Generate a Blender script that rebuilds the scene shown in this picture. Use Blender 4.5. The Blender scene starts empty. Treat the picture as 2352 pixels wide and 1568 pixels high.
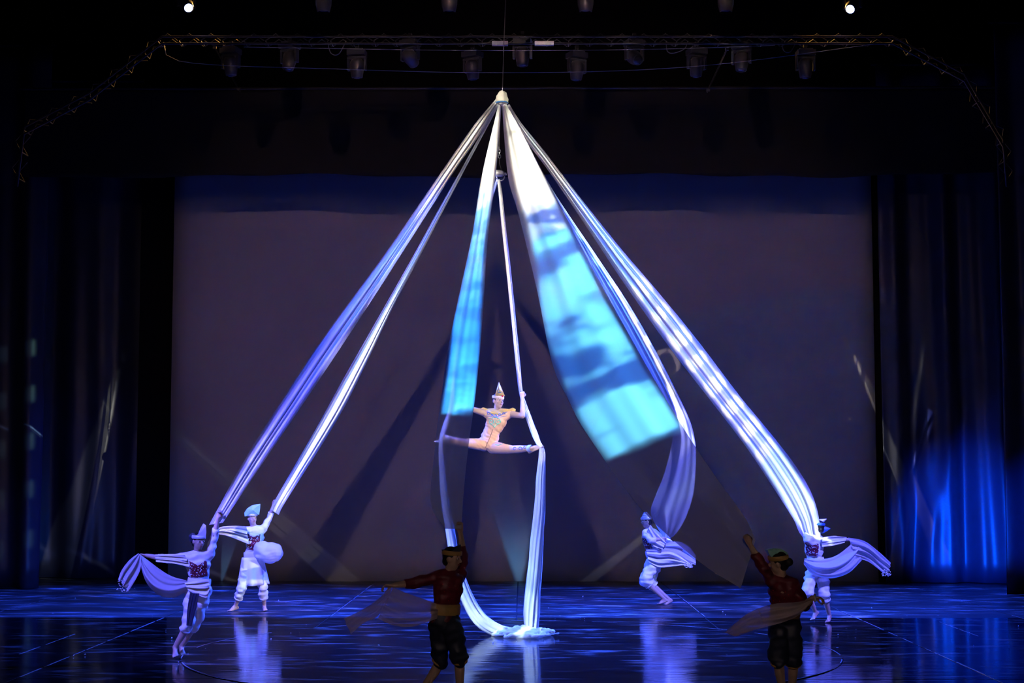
import bpy, bmesh, math, random
from mathutils import Vector, Matrix, noise
from mathutils.bvhtree import BVHTree

random.seed(7)
S = bpy.context.scene
C = S.collection
V = Vector

# ------------------------------------------------------------------ camera
F = 3600.0                       # focal length in pixels of the 2352 px wide frame
CAMZ = 2.45
PITCH = math.atan(296 / F)
YAW = math.atan(24 / F)
cam_d = bpy.data.cameras.new('camera')
cam_d.sensor_width = 36.0
cam_d.lens = F / 2352 * 36
cam_d.clip_end = 200
cam = bpy.data.objects.new('camera', cam_d)
C.objects.link(cam)
cam.location = (0, 0, CAMZ)
cam.rotation_euler = (math.pi / 2 + PITCH, 0, YAW)
S.camera = cam
CR = cam.rotation_euler.to_matrix()


def ray(px, py):
    return (CR @ V(((px - 1176) / F, -(py - 784) / F, -1))).normalized()


def P(px, py, Y):
    """point of the pixel's sight line at depth Y"""
    d = ray(px, py)
    return V((0, 0, CAMZ)) + d * (Y / d.y)


# ------------------------------------------------------------------ view and world
S.view_settings.view_transform = 'Standard'
S.view_settings.look = 'None'
S.view_settings.gamma = 1
S.view_settings.use_curve_mapping = False
S.view_settings.exposure = 0.0
S.cycles.use_denoising = True
S.cycles.max_bounces = 6
S.cycles.transparent_max_bounces = 16
S.cycles.sample_clamp_indirect = 4
w = bpy.data.worlds.new('dark_hall')
S.world = w
w.use_nodes = True
w.node_tree.nodes['Background'].inputs[0].default_value = (0.10, 0.12, 0.22, 1)
w.node_tree.nodes['Background'].inputs[1].default_value = 0.012


# ------------------------------------------------------------------ lights
GOBO_POWER = 62000


def aim(o, target):
    o.rotation_euler = (V(target) - o.location).to_track_quat('-Z', 'Y').to_euler()


def spot(name, loc, target, power, color, angle, blend=0.3, radius=0.05):
    d = bpy.data.lights.new(name, 'SPOT')
    d.energy = power
    d.color = color
    d.spot_size = math.radians(angle)
    d.spot_blend = blend
    d.shadow_soft_size = radius
    o = bpy.data.objects.new(name, d)
    C.objects.link(o)
    o.location = loc
    aim(o, target)
    return o


def N(nt, kind, **kw):
    n = nt.nodes.new(kind)
    for k, v in kw.items():
        setattr(n, k, v)
    return n


def mth(nt, op, a, b=None, c=None, clamp=False):
    n = nt.nodes.new('ShaderNodeMath')
    n.operation = op
    n.use_clamp = clamp
    for i, x in enumerate((a, b, c)):
        if x is None:
            continue
        if isinstance(x, (int, float)):
            n.inputs[i].default_value = x
        else:
            nt.links.new(x, n.inputs[i])
    return n.outputs[0]


def sstep(nt, x, a, b):
    n = nt.nodes.new('ShaderNodeMapRange')
    n.interpolation_type = 'SMOOTHSTEP'
    nt.links.new(x, n.inputs[0])
    n.inputs[1].default_value = a
    n.inputs[2].default_value = b
    return n.outputs[0]


def mixc(nt, fac, a, b, mode='MIX'):
    n = nt.nodes.new('ShaderNodeMix')
    n.data_type = 'RGBA'
    n.blend_type = mode
    for i, x in ((0, fac), (6, a), (7, b)):
        if isinstance(x, (int, float)):
            n.inputs[i].default_value = x
        elif isinstance(x, tuple):
            n.inputs[i].default_value = (*x, 1) if len(x) == 3 else x
        else:
            nt.links.new(x, n.inputs[i])
    return n.outputs[2]


# ---- where the six streamers run (photo pixels, left and right edge, from the knot to the dancer) and their far depth
YA = 23.5                                    # depth of the rigging point


def edge(px, Y1, pw=1.0):
    """depth runs evenly from the rigging point to Y1 along the cloth"""
    L = [0]
    for i in range(1, len(px)):
        L.append(L[-1] + math.hypot(px[i][0] - px[i - 1][0], px[i][1] - px[i - 1][1]))
    return [P(x, y, YA + (Y1 - YA) * (l / L[-1]) ** pw) for (x, y), l in zip(px, L)]


STREAMERS = dict(
    front_left=(20.6,
        [(1139, 227), (1085, 292), (1010, 400), (885, 582), (743, 775), (654, 909), (563, 1053), (504, 1161), (480, 1205)],
        [(1146, 236), (1098, 315), (1039, 400), (933, 566), (826, 732), (705, 914), (617, 1043), (547, 1147), (512, 1200)]),
    back_left=(27.6,
        [(1141, 240), (1053, 400), (1008, 480), (946, 593), (858, 748), (788, 871), (729, 978), (635, 1142), (622, 1170)],
        [(1146, 242), (1062, 400), (1020, 480), (962, 593), (895, 721), (836, 845), (772, 968), (657, 1150), (640, 1182)]),
    near_left=(16.0,
        [(1145, 238), (1107, 400), (1083, 545), (1034, 775), (1010, 936), (994, 1070), (990, 1160), (1022, 1214)],
        [(1152, 240), (1139, 400), (1121, 545), (1107, 748), (1093, 898), (1077, 1016), (1066, 1120), (1060, 1214)]),
    near_right=(16.0,
        [(1153, 240), (1158, 313), (1168, 413), (1192, 496), (1232, 660), (1268, 832), (1307, 920), (1345, 991), (1470, 1165), (1600, 1285), (1700, 1350)],
        [(1163, 240), (1198, 303), (1240, 385), (1290, 480), (1375, 640), (1460, 795), (1522, 905), (1580, 1000), (1640, 1090), (1712, 1190), (1735, 1240)]),
    back_right=(29.1,
        [(1163, 241), (1195, 310), (1240, 410), (1326, 561), (1406, 702), (1467, 813), (1521, 917), (1541, 976), (1544, 1012), (1527, 1084), (1504, 1142), (1495, 1180), (1522, 1232)],
        [(1168, 243), (1207, 318), (1272, 440), (1368, 584), (1444, 698), (1506, 806), (1575, 943), (1594, 1000), (1599, 1050), (1593, 1130), (1575, 1188), (1555, 1222), (1538, 1238)]),
    far_right=(25.6,
        [(1166, 241), (1174, 259), (1198, 309), (1265, 400), (1353, 530), (1437, 656), (1544, 806), (1652, 945), (1715, 1028), (1766, 1104), (1823, 1193), (1833, 1218), (1852, 1244)],
        [(1170, 239), (1198, 283), (1253, 350), (1291, 400), (1418, 561), (1506, 664), (1597, 775), (1698, 908), (1761, 984), (1823, 1063), (1863, 1130), (1881, 1190), (1886, 1254)]),
)


def lin(c):
    return tuple(((x / 255) / 12.92 if x < 10 else ((x / 255 + 0.055) / 1.055) ** 2.4) for x in c)


def along(pts, f):
    L = [0]
    for i in range(1, len(pts)):
        L.append(L[-1] + (pts[i] - pts[i - 1]).length)
    x = f * L[-1]
    for i in range(1, len(pts)):
        if L[i] >= x:
            return pts[i - 1].lerp(pts[i], (x - L[i - 1]) / max(1e-9, L[i] - L[i - 1]))
    return pts[-1]


def profile_spot(name, loc, A, B, power, stops, cloud=0.3, dark=(0.1, 0.1, 0.1), front_shutter=False, bars=None, margin=0.0012, off=0.0, csc=26.0, gain=1.0):
    """profile spot shuttered to the strip of cloth between edges A and B; its colour scroll runs
    along the strip (stops: fraction from the knot, sRGB colour) with a cloud gobo over it"""
    loc = V(loc)
    mids = [along(A, k / 24).lerp(along(B, k / 24), 0.5) for k in range(25)]
    d0 = (mids[0] - loc).normalized()
    d1 = (mids[-1] - loc).normalized()
    o = spot(name, loc, loc + d0 + d1, power, (1, 1, 1), 100, 0.02, 0.015)
    o.data.use_nodes = True
    nt = o.data.node_tree
    em = nt.nodes['Emission']
    tc = N(nt, 'ShaderNodeTexCoord')
    R = o.rotation_euler.to_matrix().transposed()

    def dot(vec):
        n = N(nt, 'ShaderNodeVectorMath', operation='DOT_PRODUCT')
        nt.links.new(tc.outputs['Normal'], n.inputs[0])
        n.inputs[1].default_value = R @ vec
        return n.outputs['Value']
    nrm = d0.cross(d1).normalized()
    e2 = nrm.cross(d0).normalized()
    if e2.dot(d1) < 0:
        e2 = -e2

    def tpar(p):
        d = p - loc
        return d.dot(e2) / d.dot(d0)
    pool = [along(A, k / 150).lerp(along(B, k / 150), q / 8) for k in range(151) for q in range(9)]
    T1 = max(tpar(p) for p in pool)
    t = mth(nt, 'DIVIDE', mth(nt, 'DIVIDE', dot(e2), dot(d0)), T1)
    acr = mth(nt, 'DIVIDE', dot(nrm), dot(d0))
    skew = 0.0
    if front_shutter:                                  # level the colour bands on a slanting strip
        q = []
        for f in (0.25, 0.4, 0.55):
            a_, b_ = along(A, f) - loc, along(B, f) - loc
            ta, tb = [x.dot(e2) / x.dot(d0) / T1 for x in (a_, b_)]
            xa, xb = [x.dot(nrm) / x.dot(d0) for x in (a_, b_)]
            if abs(xa - xb) > 1e-5:
                q.append((tb - ta) / (xa - xb))
        skew = sum(q) / len(q)
    cb = N(nt, 'ShaderNodeCombineXYZ')
    nt.links.new(mth(nt, 'MULTIPLY', t, T1), cb.inputs[0])
    nt.links.new(acr, cb.inputs[1])

    def nz_(scale, detail, k=0.0):
        n = N(nt, 'ShaderNodeTexNoise')
        n.inputs['Scale'].default_value = scale
        n.inputs['Detail'].default_value = detail
        mp = N(nt, 'ShaderNodeMapping')
        mp.inputs['Location'].default_value = (k + off, (k + off) * 1.7, k)
        nt.links.new(cb.outputs[0], mp.inputs[0])
        nt.links.new(mp.outputs[0], n.inputs[0])
        return n.outputs[0]
    mid = nz_(csc, 2.5, 9.4)
    fine = nz_(90, 3, 1.3)
    tt = mth(nt, 'ADD', mth(nt, 'ADD', t, mth(nt, 'MULTIPLY', acr, skew)), mth(nt, 'ADD', mth(nt, 'MULTIPLY', mth(nt, 'SUBTRACT', fine, 0.5), 0.10), mth(nt, 'MULTIPLY', mth(nt, 'SUBTRACT', nz_(34, 2, 2.2), 0.5), 0.16)))
    rp = N(nt, 'ShaderNodeValToRGB')
    el = rp.color_ramp.elements
    tof = lambda p: tpar(p) / T1 + skew * (p - loc).dot(nrm) / (p - loc).dot(d0)
    st = [(max(0.0, min(1.0, tof(along(A, f).lerp(along(B, f), 0.5)))), c) for f, c in stops]
    while len(el) < len(st):
        el.new(0.5)
    for e, (x, c) in zip(el, st):
        e.position = x
        e.color = (*[q ** 1.35 for q in lin(c)], 1)
    nt.links.new(tt, rp.inputs[0])
    col = rp.outputs[0]
    # the clouds fade in below the white head of the beam
    cl = mth(nt, 'MULTIPLY', mth(nt, 'SUBTRACT', 1.0, sstep(nt, mid, 0.38, 0.58)), cloud)
    head = sstep(nt, tt, st[3][0] * 0.9, st[3][0] * 1.15) if len(st) > 3 else 1.0
    col = mixc(nt, mth(nt, 'MULTIPLY', cl, head), col, dark)
    if bars:
        b0, b1, sc, c = bars
        f0, f1 = [tpar(along(A, f).lerp(along(B, f), 0.5)) / T1 for f in (b0, b1)]
        sw = mth(nt, 'SINE', mth(nt, 'ADD', mth(nt, 'MULTIPLY', t, sc), mth(nt, 'MULTIPLY', mid, 5.0)))
        fac = mth(nt, 'MULTIPLY', sstep(nt, sw, -0.2, 0.5), mth(nt, 'MULTIPLY', sstep(nt, t, f0, f0 + 0.05), mth(nt, 'SUBTRACT', 1.0, sstep(nt, t, f1 - 0.05, f1))))
        col = mixc(nt, mth(nt, 'MULTIPLY', fac, 0.9), col, lin(c))
    # shutters cut to the outline of the strip as the lamp sees it
    NB = 30
    lo, hi = [9.0] * NB, [-9.0] * NB
    for p in pool:
        d = p - loc
        x = d.dot(nrm) / d.dot(d0)
        k0 = tpar(p) / T1 * (NB - 1)
        for k in (int(k0), int(k0 + 0.5)):
            if 0 <= k < NB:
                lo[k] = min(lo[k], x)
                hi[k] = max(hi[k], x)
    for k in range(NB):
        if lo[k] > hi[k]:
            lo[k], hi[k] = lo[k - 1], hi[k - 1]
    g0, g1 = min(lo) - margin, max(hi) + margin

    def bound(vals):
        r = N(nt, 'ShaderNodeValToRGB')
        e = r.color_ramp.elements
        while len(e) < NB:
            e.new(0.5)
        for k in range(NB):
            x = (vals[k] - g0) / (g1 - g0)
            e[k].position = k / (NB - 1)
            e[k].color = (x, x, x, 1)
        nt.links.new(t, r.inputs[0])
        return r.outputs[0]
    an = mth(nt, 'DIVIDE', mth(nt, 'SUBTRACT', acr, g0), g1 - g0)
    mg = margin / (g1 - g0)
    m = mth(nt, 'MULTIPLY', sstep(nt, mth(nt, 'SUBTRACT', an, bound(lo)), mg * 1.0, mg * 3), mth(nt, 'SUBTRACT', 1.0, sstep(nt, mth(nt, 'SUBTRACT', an, bound(hi)), -mg * 3, -mg * 1.0)))
    m = mth(nt, 'MULTIPLY', m, mth(nt, 'MULTIPLY', sstep(nt, t, -0.02, 0.0), mth(nt, 'SUBTRACT', 1.0, sstep(nt, t, 1.0, 1.02))))
    if front_shutter:                                  # straight shutter plane across the stage front
        n = (V((-5, 17.6, 3.42)) - loc).cross(V((5, 17.6, 3.42)) - loc).normalized()
        if n.dot(mids[3] - loc) < 0:
            n = -n
        d = mth(nt, 'ADD', dot(n), mth(nt, 'MULTIPLY', mth(nt, 'SUBTRACT', nz_(13, 2, 5.0), 0.5), 0.075))
        m = mth(nt, 'MULTIPLY', m, sstep(nt, d, 0.0, 0.012))
    nt.links.new(col, em.inputs[0])
    nt.links.new(mth(nt, 'MULTIPLY', m, gain), em.inputs[1])
    return o


def ed(k):
    Y1, A, B = STREAMERS[k]
    return edge(A, Y1), edge(B, Y1)


OLV = (125, 125, 105)
WHT = (255, 250, 230)
LL, LR = (-11.0, 11.0, 10.4), (11.0, 11.0, 10.4)
profile_spot('profile_front_left', LL, *ed('front_left'), GOBO_POWER,
             [(0.0, OLV), (0.07, (235, 232, 215)), (0.18, WHT), (0.26, (220, 225, 228)), (0.33, (130, 170, 215)), (0.48, (105, 125, 220)), (0.62, (92, 92, 215)), (0.78, (112, 110, 240)), (0.9, (150, 150, 255)), (1.0, (110, 105, 225))],
             0.55, lin((60, 60, 190)), off=0.0)
profile_spot('profile_back_left', LL, *ed('back_left'), GOBO_POWER * 1.4,
             [(0.0, (70, 115, 150)), (0.2, (80, 130, 180)), (0.33, (130, 180, 215)), (0.45, (200, 215, 218)), (0.56, (245, 248, 230)), (0.7, (225, 228, 248)), (0.85, (245, 252, 250)), (0.94, (235, 240, 255)), (1.0, (160, 160, 235))],
             0.35, lin((110, 130, 200)), off=2.0)
profile_spot('profile_near_left', (-9.5, 10.0, 11.45), *ed('near_left'), GOBO_POWER * 1.15,
             [(0.0, OLV), (0.08, (245, 242, 225)), (0.2, WHT), (0.29, (150, 200, 230)), (0.38, (95, 165, 230)), (0.52, (70, 150, 225)), (0.62, (60, 145, 220)), (0.72, (90, 190, 240))],
             0.75, lin((20, 85, 165)), True, off=5.0, csc=30)
profile_spot('profile_near_right', (9.5, 10.0, 11.45), *ed('near_right'), GOBO_POWER * 1.25,
             [(0.0, OLV), (0.07, (240, 238, 220)), (0.17, WHT), (0.24, (232, 240, 245)), (0.30, (125, 205, 240)), (0.42, (115, 200, 240)), (0.55, (120, 208, 245)), (0.8, (130, 215, 248))],
             0.95, lin((14, 60, 140)), True, off=7.3, csc=24)
profile_spot('profile_back_right', (13.0, 17.0, 9.5), *ed('back_right'), GOBO_POWER * 2.6,
             [(0.0, OLV), (0.10, (225, 228, 225)), (0.2, (215, 225, 235)), (0.3, (165, 200, 230)), (0.45, (190, 200, 250)), (0.6, (190, 195, 255)), (0.72, (210, 215, 255)), (0.82, (115, 122, 225)), (0.9, (160, 175, 240)), (1.0, (140, 145, 245))],
             0.35, lin((80, 90, 200)), bars=(0.38, 0.74, 95.0, (255, 255, 255)), off=1.0)
profile_spot('profile_far_right', LR, *ed('far_right'), GOBO_POWER * 0.85,
             [(0.0, (105, 140, 150)), (0.08, (190, 200, 200)), (0.16, (235, 238, 232)), (0.24, (175, 215, 240)), (0.36, (185, 210, 250)), (0.5, (165, 170, 245)), (0.7, (170, 172, 250)), (0.84, (195, 225, 255)), (1.0, (225, 242, 255))],
             0.4, lin((95, 100, 210)), bars=(0.36, 0.82, 110.0, (255, 255, 255)), off=3.0)
# the two strands of the aerial silk
ASTOPS = [(0.0, (250, 245, 235)), (0.2, (250, 235, 215)), (0.35, (205, 200, 215)), (0.5, (170, 175, 240)), (0.6, (150, 165, 245)), (0.75, (150, 165, 250)), (0.9, (175, 205, 250)), (1.0, (225, 248, 250))]
SL = [(1143, 412, 23.5), (1105, 530, 23.6), (1080, 630, 23.6), (1060, 740, 23.6), (1045, 850, 23.55), (1035, 935, 23.45), (1013, 1010, 23.0), (1014, 1060, 23.0), (1020, 1130, 23.05), (1044, 1280, 23.2), (1062, 1345, 23.3), (1084, 1395, 23.4), (1110, 1428, 23.45), (1150, 1450, 23.5)]
SR = [(1145, 412, 23.5), (1157, 520, 23.5), (1178, 720, 23.5), (1197, 902, 23.45), (1230, 1000, 23.05), (1244, 1040, 23.0), (1242, 1100, 23.05), (1239, 1180, 23.1), (1226, 1340, 23.3), (1219, 1470, 23.4)]
wd = lambda pts, f: [P(x + f * (8 + 12 * i / len(pts)), y, Y) for i, (x, y, Y) in enumerate(pts)]
profile_spot('profile_strand_left', (-11.0, 11.0, 10.4), wd(SL, -1), wd(SL, 1), GOBO_POWER * 0.8, [(f, (150, 165, 250) if f < 0.9 else c) for f, c in ASTOPS], 0.25, lin((90, 110, 220)), off=9.0)
profile_spot('profile_strand_right', (-10.0, 9.0, 11.0), wd(SR, -1), wd(SR, 1), GOBO_POWER * 0.8, ASTOPS, 0.25, lin((90, 110, 220)), off=8.0)
spot('heap_special', (-5.5, 12.5, 10.6), P(1205, 1455, 23.45), 4500, (0.62, 0.85, 1.0), 3.6, 0.5, 0.02)
# added side lights, warm right and blue left, to bring up the aerialist
spot('aerialist_fill_right', (10.5, 11.5, 9.2), P(1128, 980, 23.4), 13000, (1.0, 0.86, 0.74), 6.0, 0.35, 0.03)
spot('aerialist_fill_left', (-10.5, 11.5, 8.6), P(1126, 985, 23.4), 11000, (0.45, 0.48, 1.0), 6.0, 0.35, 0.03)
spot('hood_fill', (-4.0, 11.5, 11.5), P(1153, 224, 23.5), 9000, (1.0, 0.95, 0.8), 1.4, 0.3, 0.02)  # added narrow light, only to lift the dark canvas hood
# added dim warm fill from the audience side for the shadowed dancers
spot('front_fill', (0, -7, 6.5), (0, 20, 1.5), 1300, (1.0, 0.72, 0.66), 44, 0.6, 0.4)
# faint warm house wash on the screen
spot('house_wash', (0, 9.5, 9.6), (0, 35, 6.0), 2500, (1.0, 0.62, 0.48), 40, 0.5, 0.05)
# violet specials on the four circling dancers, steep enough to spill on the boards only
for nm, tgt, lx, pw in (('front_left', (-4.4, 20.6, 0.9), -7.5, 9000), ('back_left', (-4.6, 27.6, 0.9), -8.5, 13000), ('back_right', (2.4, 29.1, 0.8), 6.5, 13000), ('right', (5.0, 25.6, 0.9), 8.5, 11000)):
    spot('dancer_special_' + nm, (lx, tgt[1] - 8.0, 9.6), tgt, pw * 1.9, (0.105, 0.11, 1.0), 13, 0.5, 0.1)
# blue back light of the two lit moving heads on the rear rig
BL = P(428, 13, 26.0)
BR = P(1958, 17, 26.0)
spot('back_light_left', BL + V((0.05, -1.2, -1.0)), (1.0, 24.0, 0), 26000, (0.03, 0.09, 1.0), 60, 0.8, 0.1)
spot('back_light_right', BR + V((-0.05, -1.2, -1.0)), (-1.0, 24.0, 0), 26000, (0.03, 0.09, 1.0), 60, 0.8, 0.1)
# blue bar over the rear stage, sheen on the boards
for x in (-8, -4, 0, 4, 8):
    spot('rear_wash', (x, 32.6, 9.4), (x * 1.05, 29.7, 0), 8000, (0.02, 0.07, 1.0), 56, 0.6, 0.2)
# added navy fill imitating the boards' blue bounce on the screen foot
for x in (-8.0, 8.0):
    spot('bounce_fill', (x, 31.0, 2.0), (x * 0.1, 35, 1.2), 6, (0.10, 0.13, 1.0), 120, 0.9, 0.3)
# wing lamps throwing blue on the drapes
spot('wing_lamp_right', (8.6, 30.0, 0.35), (9.7, 34.5, 1.3), 5000, (0.0, 0.06, 1.0), 44, 0.9, 0.1)
spot('wing_lamp_right_front', (8.4, 27.0, 0.35), (10.1, 31.2, 1.5), 2600, (0.0, 0.06, 1.0), 30, 0.9, 0.1)
spot('wing_lamp_left', (-7.8, 29.0, 0.4), (-9.9, 36, 0.9), 200, (0.01, 0.12, 1.0), 60, 0.9, 0.2)
# added spots throwing tapered patches on the screen in place of haze beams
BEAM_STOPS = [(0.0, (150, 205, 255)), (0.25, (140, 195, 250)), (0.5, (100, 135, 215)), (0.95, (0, 0, 0))]
up_ = lambda x0, x1, y1: [P(x0, 1331, 34.97), P(x1, y1, 34.97)]
profile_spot('beam_patch_middle', P(1192, 1331, 33.85) * 1.0, up_(1174, 1072, 1030), up_(1210, 1262, 1030), 40, BEAM_STOPS, 0.15, lin((60, 90, 180)), margin=0.06)
profile_spot('beam_patch_side', P(510, 1331, 33.85) * 1.0, up_(504, 508, 1170), up_(516, 575, 1170), 16, BEAM_STOPS, 0.15, lin((60, 90, 180)), margin=0.02)
# window gobo on the far left leg curtain
wg = spot('window_gobo', (9.0, 21.5, 9.0), (-11.2, 32.6, 2.6), 13000, (0.20, 0.42, 0.36), 14, 0.3, 0.03)
wg.data.use_nodes = True
nt = wg.data.node_tree
tc = N(nt, 'ShaderNodeTexCoord')
sx = N(nt, 'ShaderNodeSeparateXYZ')
nt.links.new(tc.outputs['Normal'], sx.inputs[0])
vq = mth(nt, 'DIVIDE', sx.outputs[1], mth(nt, 'ABSOLUTE', sx.outputs[2]))
uq = mth(nt, 'DIVIDE', sx.outputs[0], mth(nt, 'ABSOLUTE', sx.outputs[2]))
rows = sstep(nt, mth(nt, 'SINE', mth(nt, 'MULTIPLY', vq, 150.0)), 0.1, 0.9)
cut = mth(nt, 'SUBTRACT', 1.0, sstep(nt, uq, 0.020, 0.030))
nt.links.new(mth(nt, 'MULTIPLY', rows, cut), nt.nodes['Emission'].inputs[1])
# warm work lights up in the rig
spot('work_light_left', (-4.2, 27.6, 11.2), (-6.0, 26, 9.6), 4500, (1.0, 0.5, 0.10), 46, 0.8, 0.1)
spot('work_light_right', (4.2, 27.6, 11.2), (5.6, 26, 9.6), 4500, (1.0, 0.5, 0.10), 46, 0.8, 0.1)


# ------------------------------------------------------------------ materials
MATS = {}


def mat(name, color, rough=0.6, metal=0.0, spec=0.5, emit=None, estr=0.0, var=0.0, vscale=8.0, sheen=0.0):
    if name in MATS:
        return MATS[name]
    m = bpy.data.materials.new(name)
    m.use_nodes = True
    nt = m.node_tree
    b = nt.nodes['Principled BSDF']
    b.inputs['Base Color'].default_value = (*color, 1)
    b.inputs['Roughness'].default_value = rough
    b.inputs['Metallic'].default_value = metal
    b.inputs['Specular IOR Level'].default_value = spec
    if sheen:
        b.inputs['Sheen Weight'].default_value = sheen
    if emit:
        b.inputs['Emission Color'].default_value = (*emit, 1)
        b.inputs['Emission Strength'].default_value = estr
    if var:
        tc = N(nt, 'ShaderNodeTexCoord')
        n = N(nt, 'ShaderNodeTexNoise')
        n.inputs['Scale'].default_value = vscale
        n.inputs['Detail'].default_value = 4
        nt.links.new(tc.outputs['Object'], n.inputs[0])
        c2 = tuple(min(1, c * (1 + var)) for c in color)
        c1 = tuple(c * (1 - var) for c in color)
        nt.links.new(mixc(nt, n.outputs[0], c1, c2), b.inputs['Base Color'])
        bp = N(nt, 'ShaderNodeBump')
        bp.inputs['Strength'].default_value = 0.15
        nt.links.new(n.outputs[0], bp.inputs['Height'])
        nt.links.new(bp.outputs[0], b.inputs['Normal'])
    MATS[name] = m
    return m


def cloth(name, color, trans=0.35, sheer=0.1, weave=220.0):
    """thin fabric: diffuse + light shining through + gaps of the weave"""
    if name in MATS:
        return MATS[name]
    m = bpy.data.materials.new(name)
    m.use_nodes = True
    nt = m.node_tree
    nt.nodes.clear()
    out = N(nt, 'ShaderNodeOutputMaterial')
    d = N(nt, 'ShaderNodeBsdfDiffuse')
    t = N(nt, 'ShaderNodeBsdfTranslucent')
    g = N(nt, 'ShaderNodeBsdfSheen')
    tr = N(nt, 'ShaderNodeBsdfTransparent')
    tc = N(nt, 'ShaderNodeTexCoord')
    n = N(nt, 'ShaderNodeTexNoise')
    n.inputs['Scale'].default_value = weave
    nt.links.new(tc.outputs['Object'], n.inputs[0])
    col = mixc(nt, n.outputs[0], tuple(c * 0.9 for c in color), color)
    for s in (d, t, g):
        nt.links.new(col, s.inputs[0])
    m1 = N(nt, 'ShaderNodeMixShader')
    m1.inputs[0].default_value = trans
    nt.links.new(d.outputs[0], m1.inputs[1])
    nt.links.new(t.outputs[0], m1.inputs[2])
    m2 = N(nt, 'ShaderNodeMixShader')
    m2.inputs[0].default_value = sheer
    nt.links.new(m1.outputs[0], m2.inputs[1])
    nt.links.new(tr.outputs[0], m2.inputs[2])
    nt.links.new(m2.outputs[0], out.inputs[0])
    MATS[name] = m
    return m


def floor_mat(name, r0, r1, scratch):
    m = bpy.data.materials.new(name)
    m.use_nodes = True
    nt = m.node_tree
    b = nt.nodes['Principled BSDF']
    geo = N(nt, 'ShaderNodeNewGeometry')

    def nz_(sc, detail, off=0):
        mp = N(nt, 'ShaderNodeMapping')
        mp.inputs['Scale'].default_value = sc
        mp.inputs['Location'].default_value = (off, off, 0)
        nt.links.new(geo.outputs['Position'], mp.inputs[0])
        n = N(nt, 'ShaderNodeTexNoise')
        n.inputs['Scale'].default_value = 1.0
        n.inputs['Detail'].default_value = detail
        nt.links.new(mp.outputs[0], n.inputs[0])
        return n.outputs[0]
    streak = nz_((0.45, 1.6, 1), 5)
    patch = nz_((0.5, 0.7, 1), 3, 11)
    fine = nz_((1.5, 5.5, 1), 6, 5)
    sc = mth(nt, 'MULTIPLY', sstep(nt, fine, 0.50, 0.70), sstep(nt, streak, 0.38, 0.64))
    nt.links.new(mixc(nt, mth(nt, 'MULTIPLY', sc, scratch, clamp=True), (0.008, 0.009, 0.012), (0.50, 0.51, 0.54)), b.inputs['Base Color'])
    mr = N(nt, 'ShaderNodeMapRange')
    nt.links.new(mth(nt, 'ADD', mth(nt, 'MULTIPLY', streak, 0.6), mth(nt, 'MULTIPLY', patch, 0.4)), mr.inputs[0])
    mr.inputs[1].default_value = 0.35
    mr.inputs[2].default_value = 0.65
    mr.inputs[3].default_value = r0
    mr.inputs[4].default_value = r1
    nt.links.new(mr.outputs[0], b.inputs['Roughness'])
    b.inputs['Specular IOR Level'].default_value = 0.85
    bp = N(nt, 'ShaderNodeBump')
    bp.inputs['Strength'].default_value = 0.16
    bp.inputs['Distance'].default_value = 0.02
    nt.links.new(nz_((0.9, 9.0, 1), 3, 2), bp.inputs['Height'])
    nt.links.new(bp.outputs[0], b.inputs['Normal'])
    MATS[name] = m
    return m


M_FLOOR = floor_mat('glossy_black_boards', 0.035, 0.17, 0.6)
M_FLOORB = floor_mat('worn_black_boards', 0.28, 0.5, 1.0)
M_GAP = mat('joint_black', (0.004, 0.004, 0.005), 0.8)
M_TAPE = mat('scuffed_edge', (0.30, 0.30, 0.32), 0.5, var=0.4, vscale=5)
M_BLACKWALL = mat('black_masking', (0.004, 0.004, 0.005), 0.9, spec=0.1, var=0.3, vscale=2)
M_DRAPE = mat('navy_black_satin', (0.020, 0.024, 0.050), 0.42, spec=0.5, var=0.25, vscale=3)
M_BORDER = mat('black_serge', (0.012, 0.012, 0.012), 0.9, spec=0.2, var=0.3, vscale=2)
M_SCREEN = mat('grey_screen', (0.30, 0.28, 0.29), 0.85, spec=0.15, var=0.12, vscale=0.6)
M_SILK = cloth('white_silk', (0.86, 0.86, 0.86), 0.32, 0.06)
M_SHEER = cloth('sheer_white_silk', (0.84, 0.84, 0.86), 0.36, 0.14)
M_AERIAL = cloth('aerial_silk_white', (0.88, 0.88, 0.88), 0.22, 0.02)
M_CANVAS = mat('canvas_cap', (0.62, 0.60, 0.52), 0.85, var=0.15, vscale=14)
M_STEEL = mat('steel', (0.45, 0.45, 0.48), 0.3, 1.0)
M_BLKMETAL = mat('black_metal', (0.02, 0.02, 0.024), 0.35, 0.2)
M_FIXT = mat('fixture_black', (0.035, 0.036, 0.05), 0.32, 0.0)
M_TRUSS = mat('truss_black', (0.035, 0.034, 0.034), 0.4, 0.3, var=0.2, vscale=6)
M_GLASS = mat('lens_glass', (0.03, 0.03, 0.04), 0.05, 0.0, spec=0.9)
M_LIT = mat('lit_lens', (0.6, 0.65, 1.0), 0.3, emit=(0.35, 0.42, 1.0), estr=14.0)
M_LITCORE = mat('lit_lens_core', (1, 1, 1), 0.3, emit=(0.85, 0.9, 1.0), estr=40.0)
M_CABLE = mat('cable_black', (0.10, 0.10, 0.11), 0.5)
M_WIRE = mat('wire', (0.25, 0.25, 0.27), 0.4, 0.5)
M_SKIN = mat('skin', (0.54, 0.36, 0.26), 0.5, var=0.08, vscale=12)
M_SKIN2 = mat('skin_pale', (0.52, 0.36, 0.27), 0.5, var=0.08, vscale=12)
M_HAIR = mat('black_hair', (0.008, 0.007, 0.007), 0.4)
M_SUIT = mat('peach_satin', (0.80, 0.46, 0.27), 0.38, var=0.10, vscale=10)
M_GOLD = mat('gold_leaf', (0.80, 0.55, 0.18), 0.3, 0.5, var=0.15, vscale=30)
M_BLUEINLAY = mat('blue_inlay', (0.06, 0.16, 0.55), 0.35)
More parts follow.
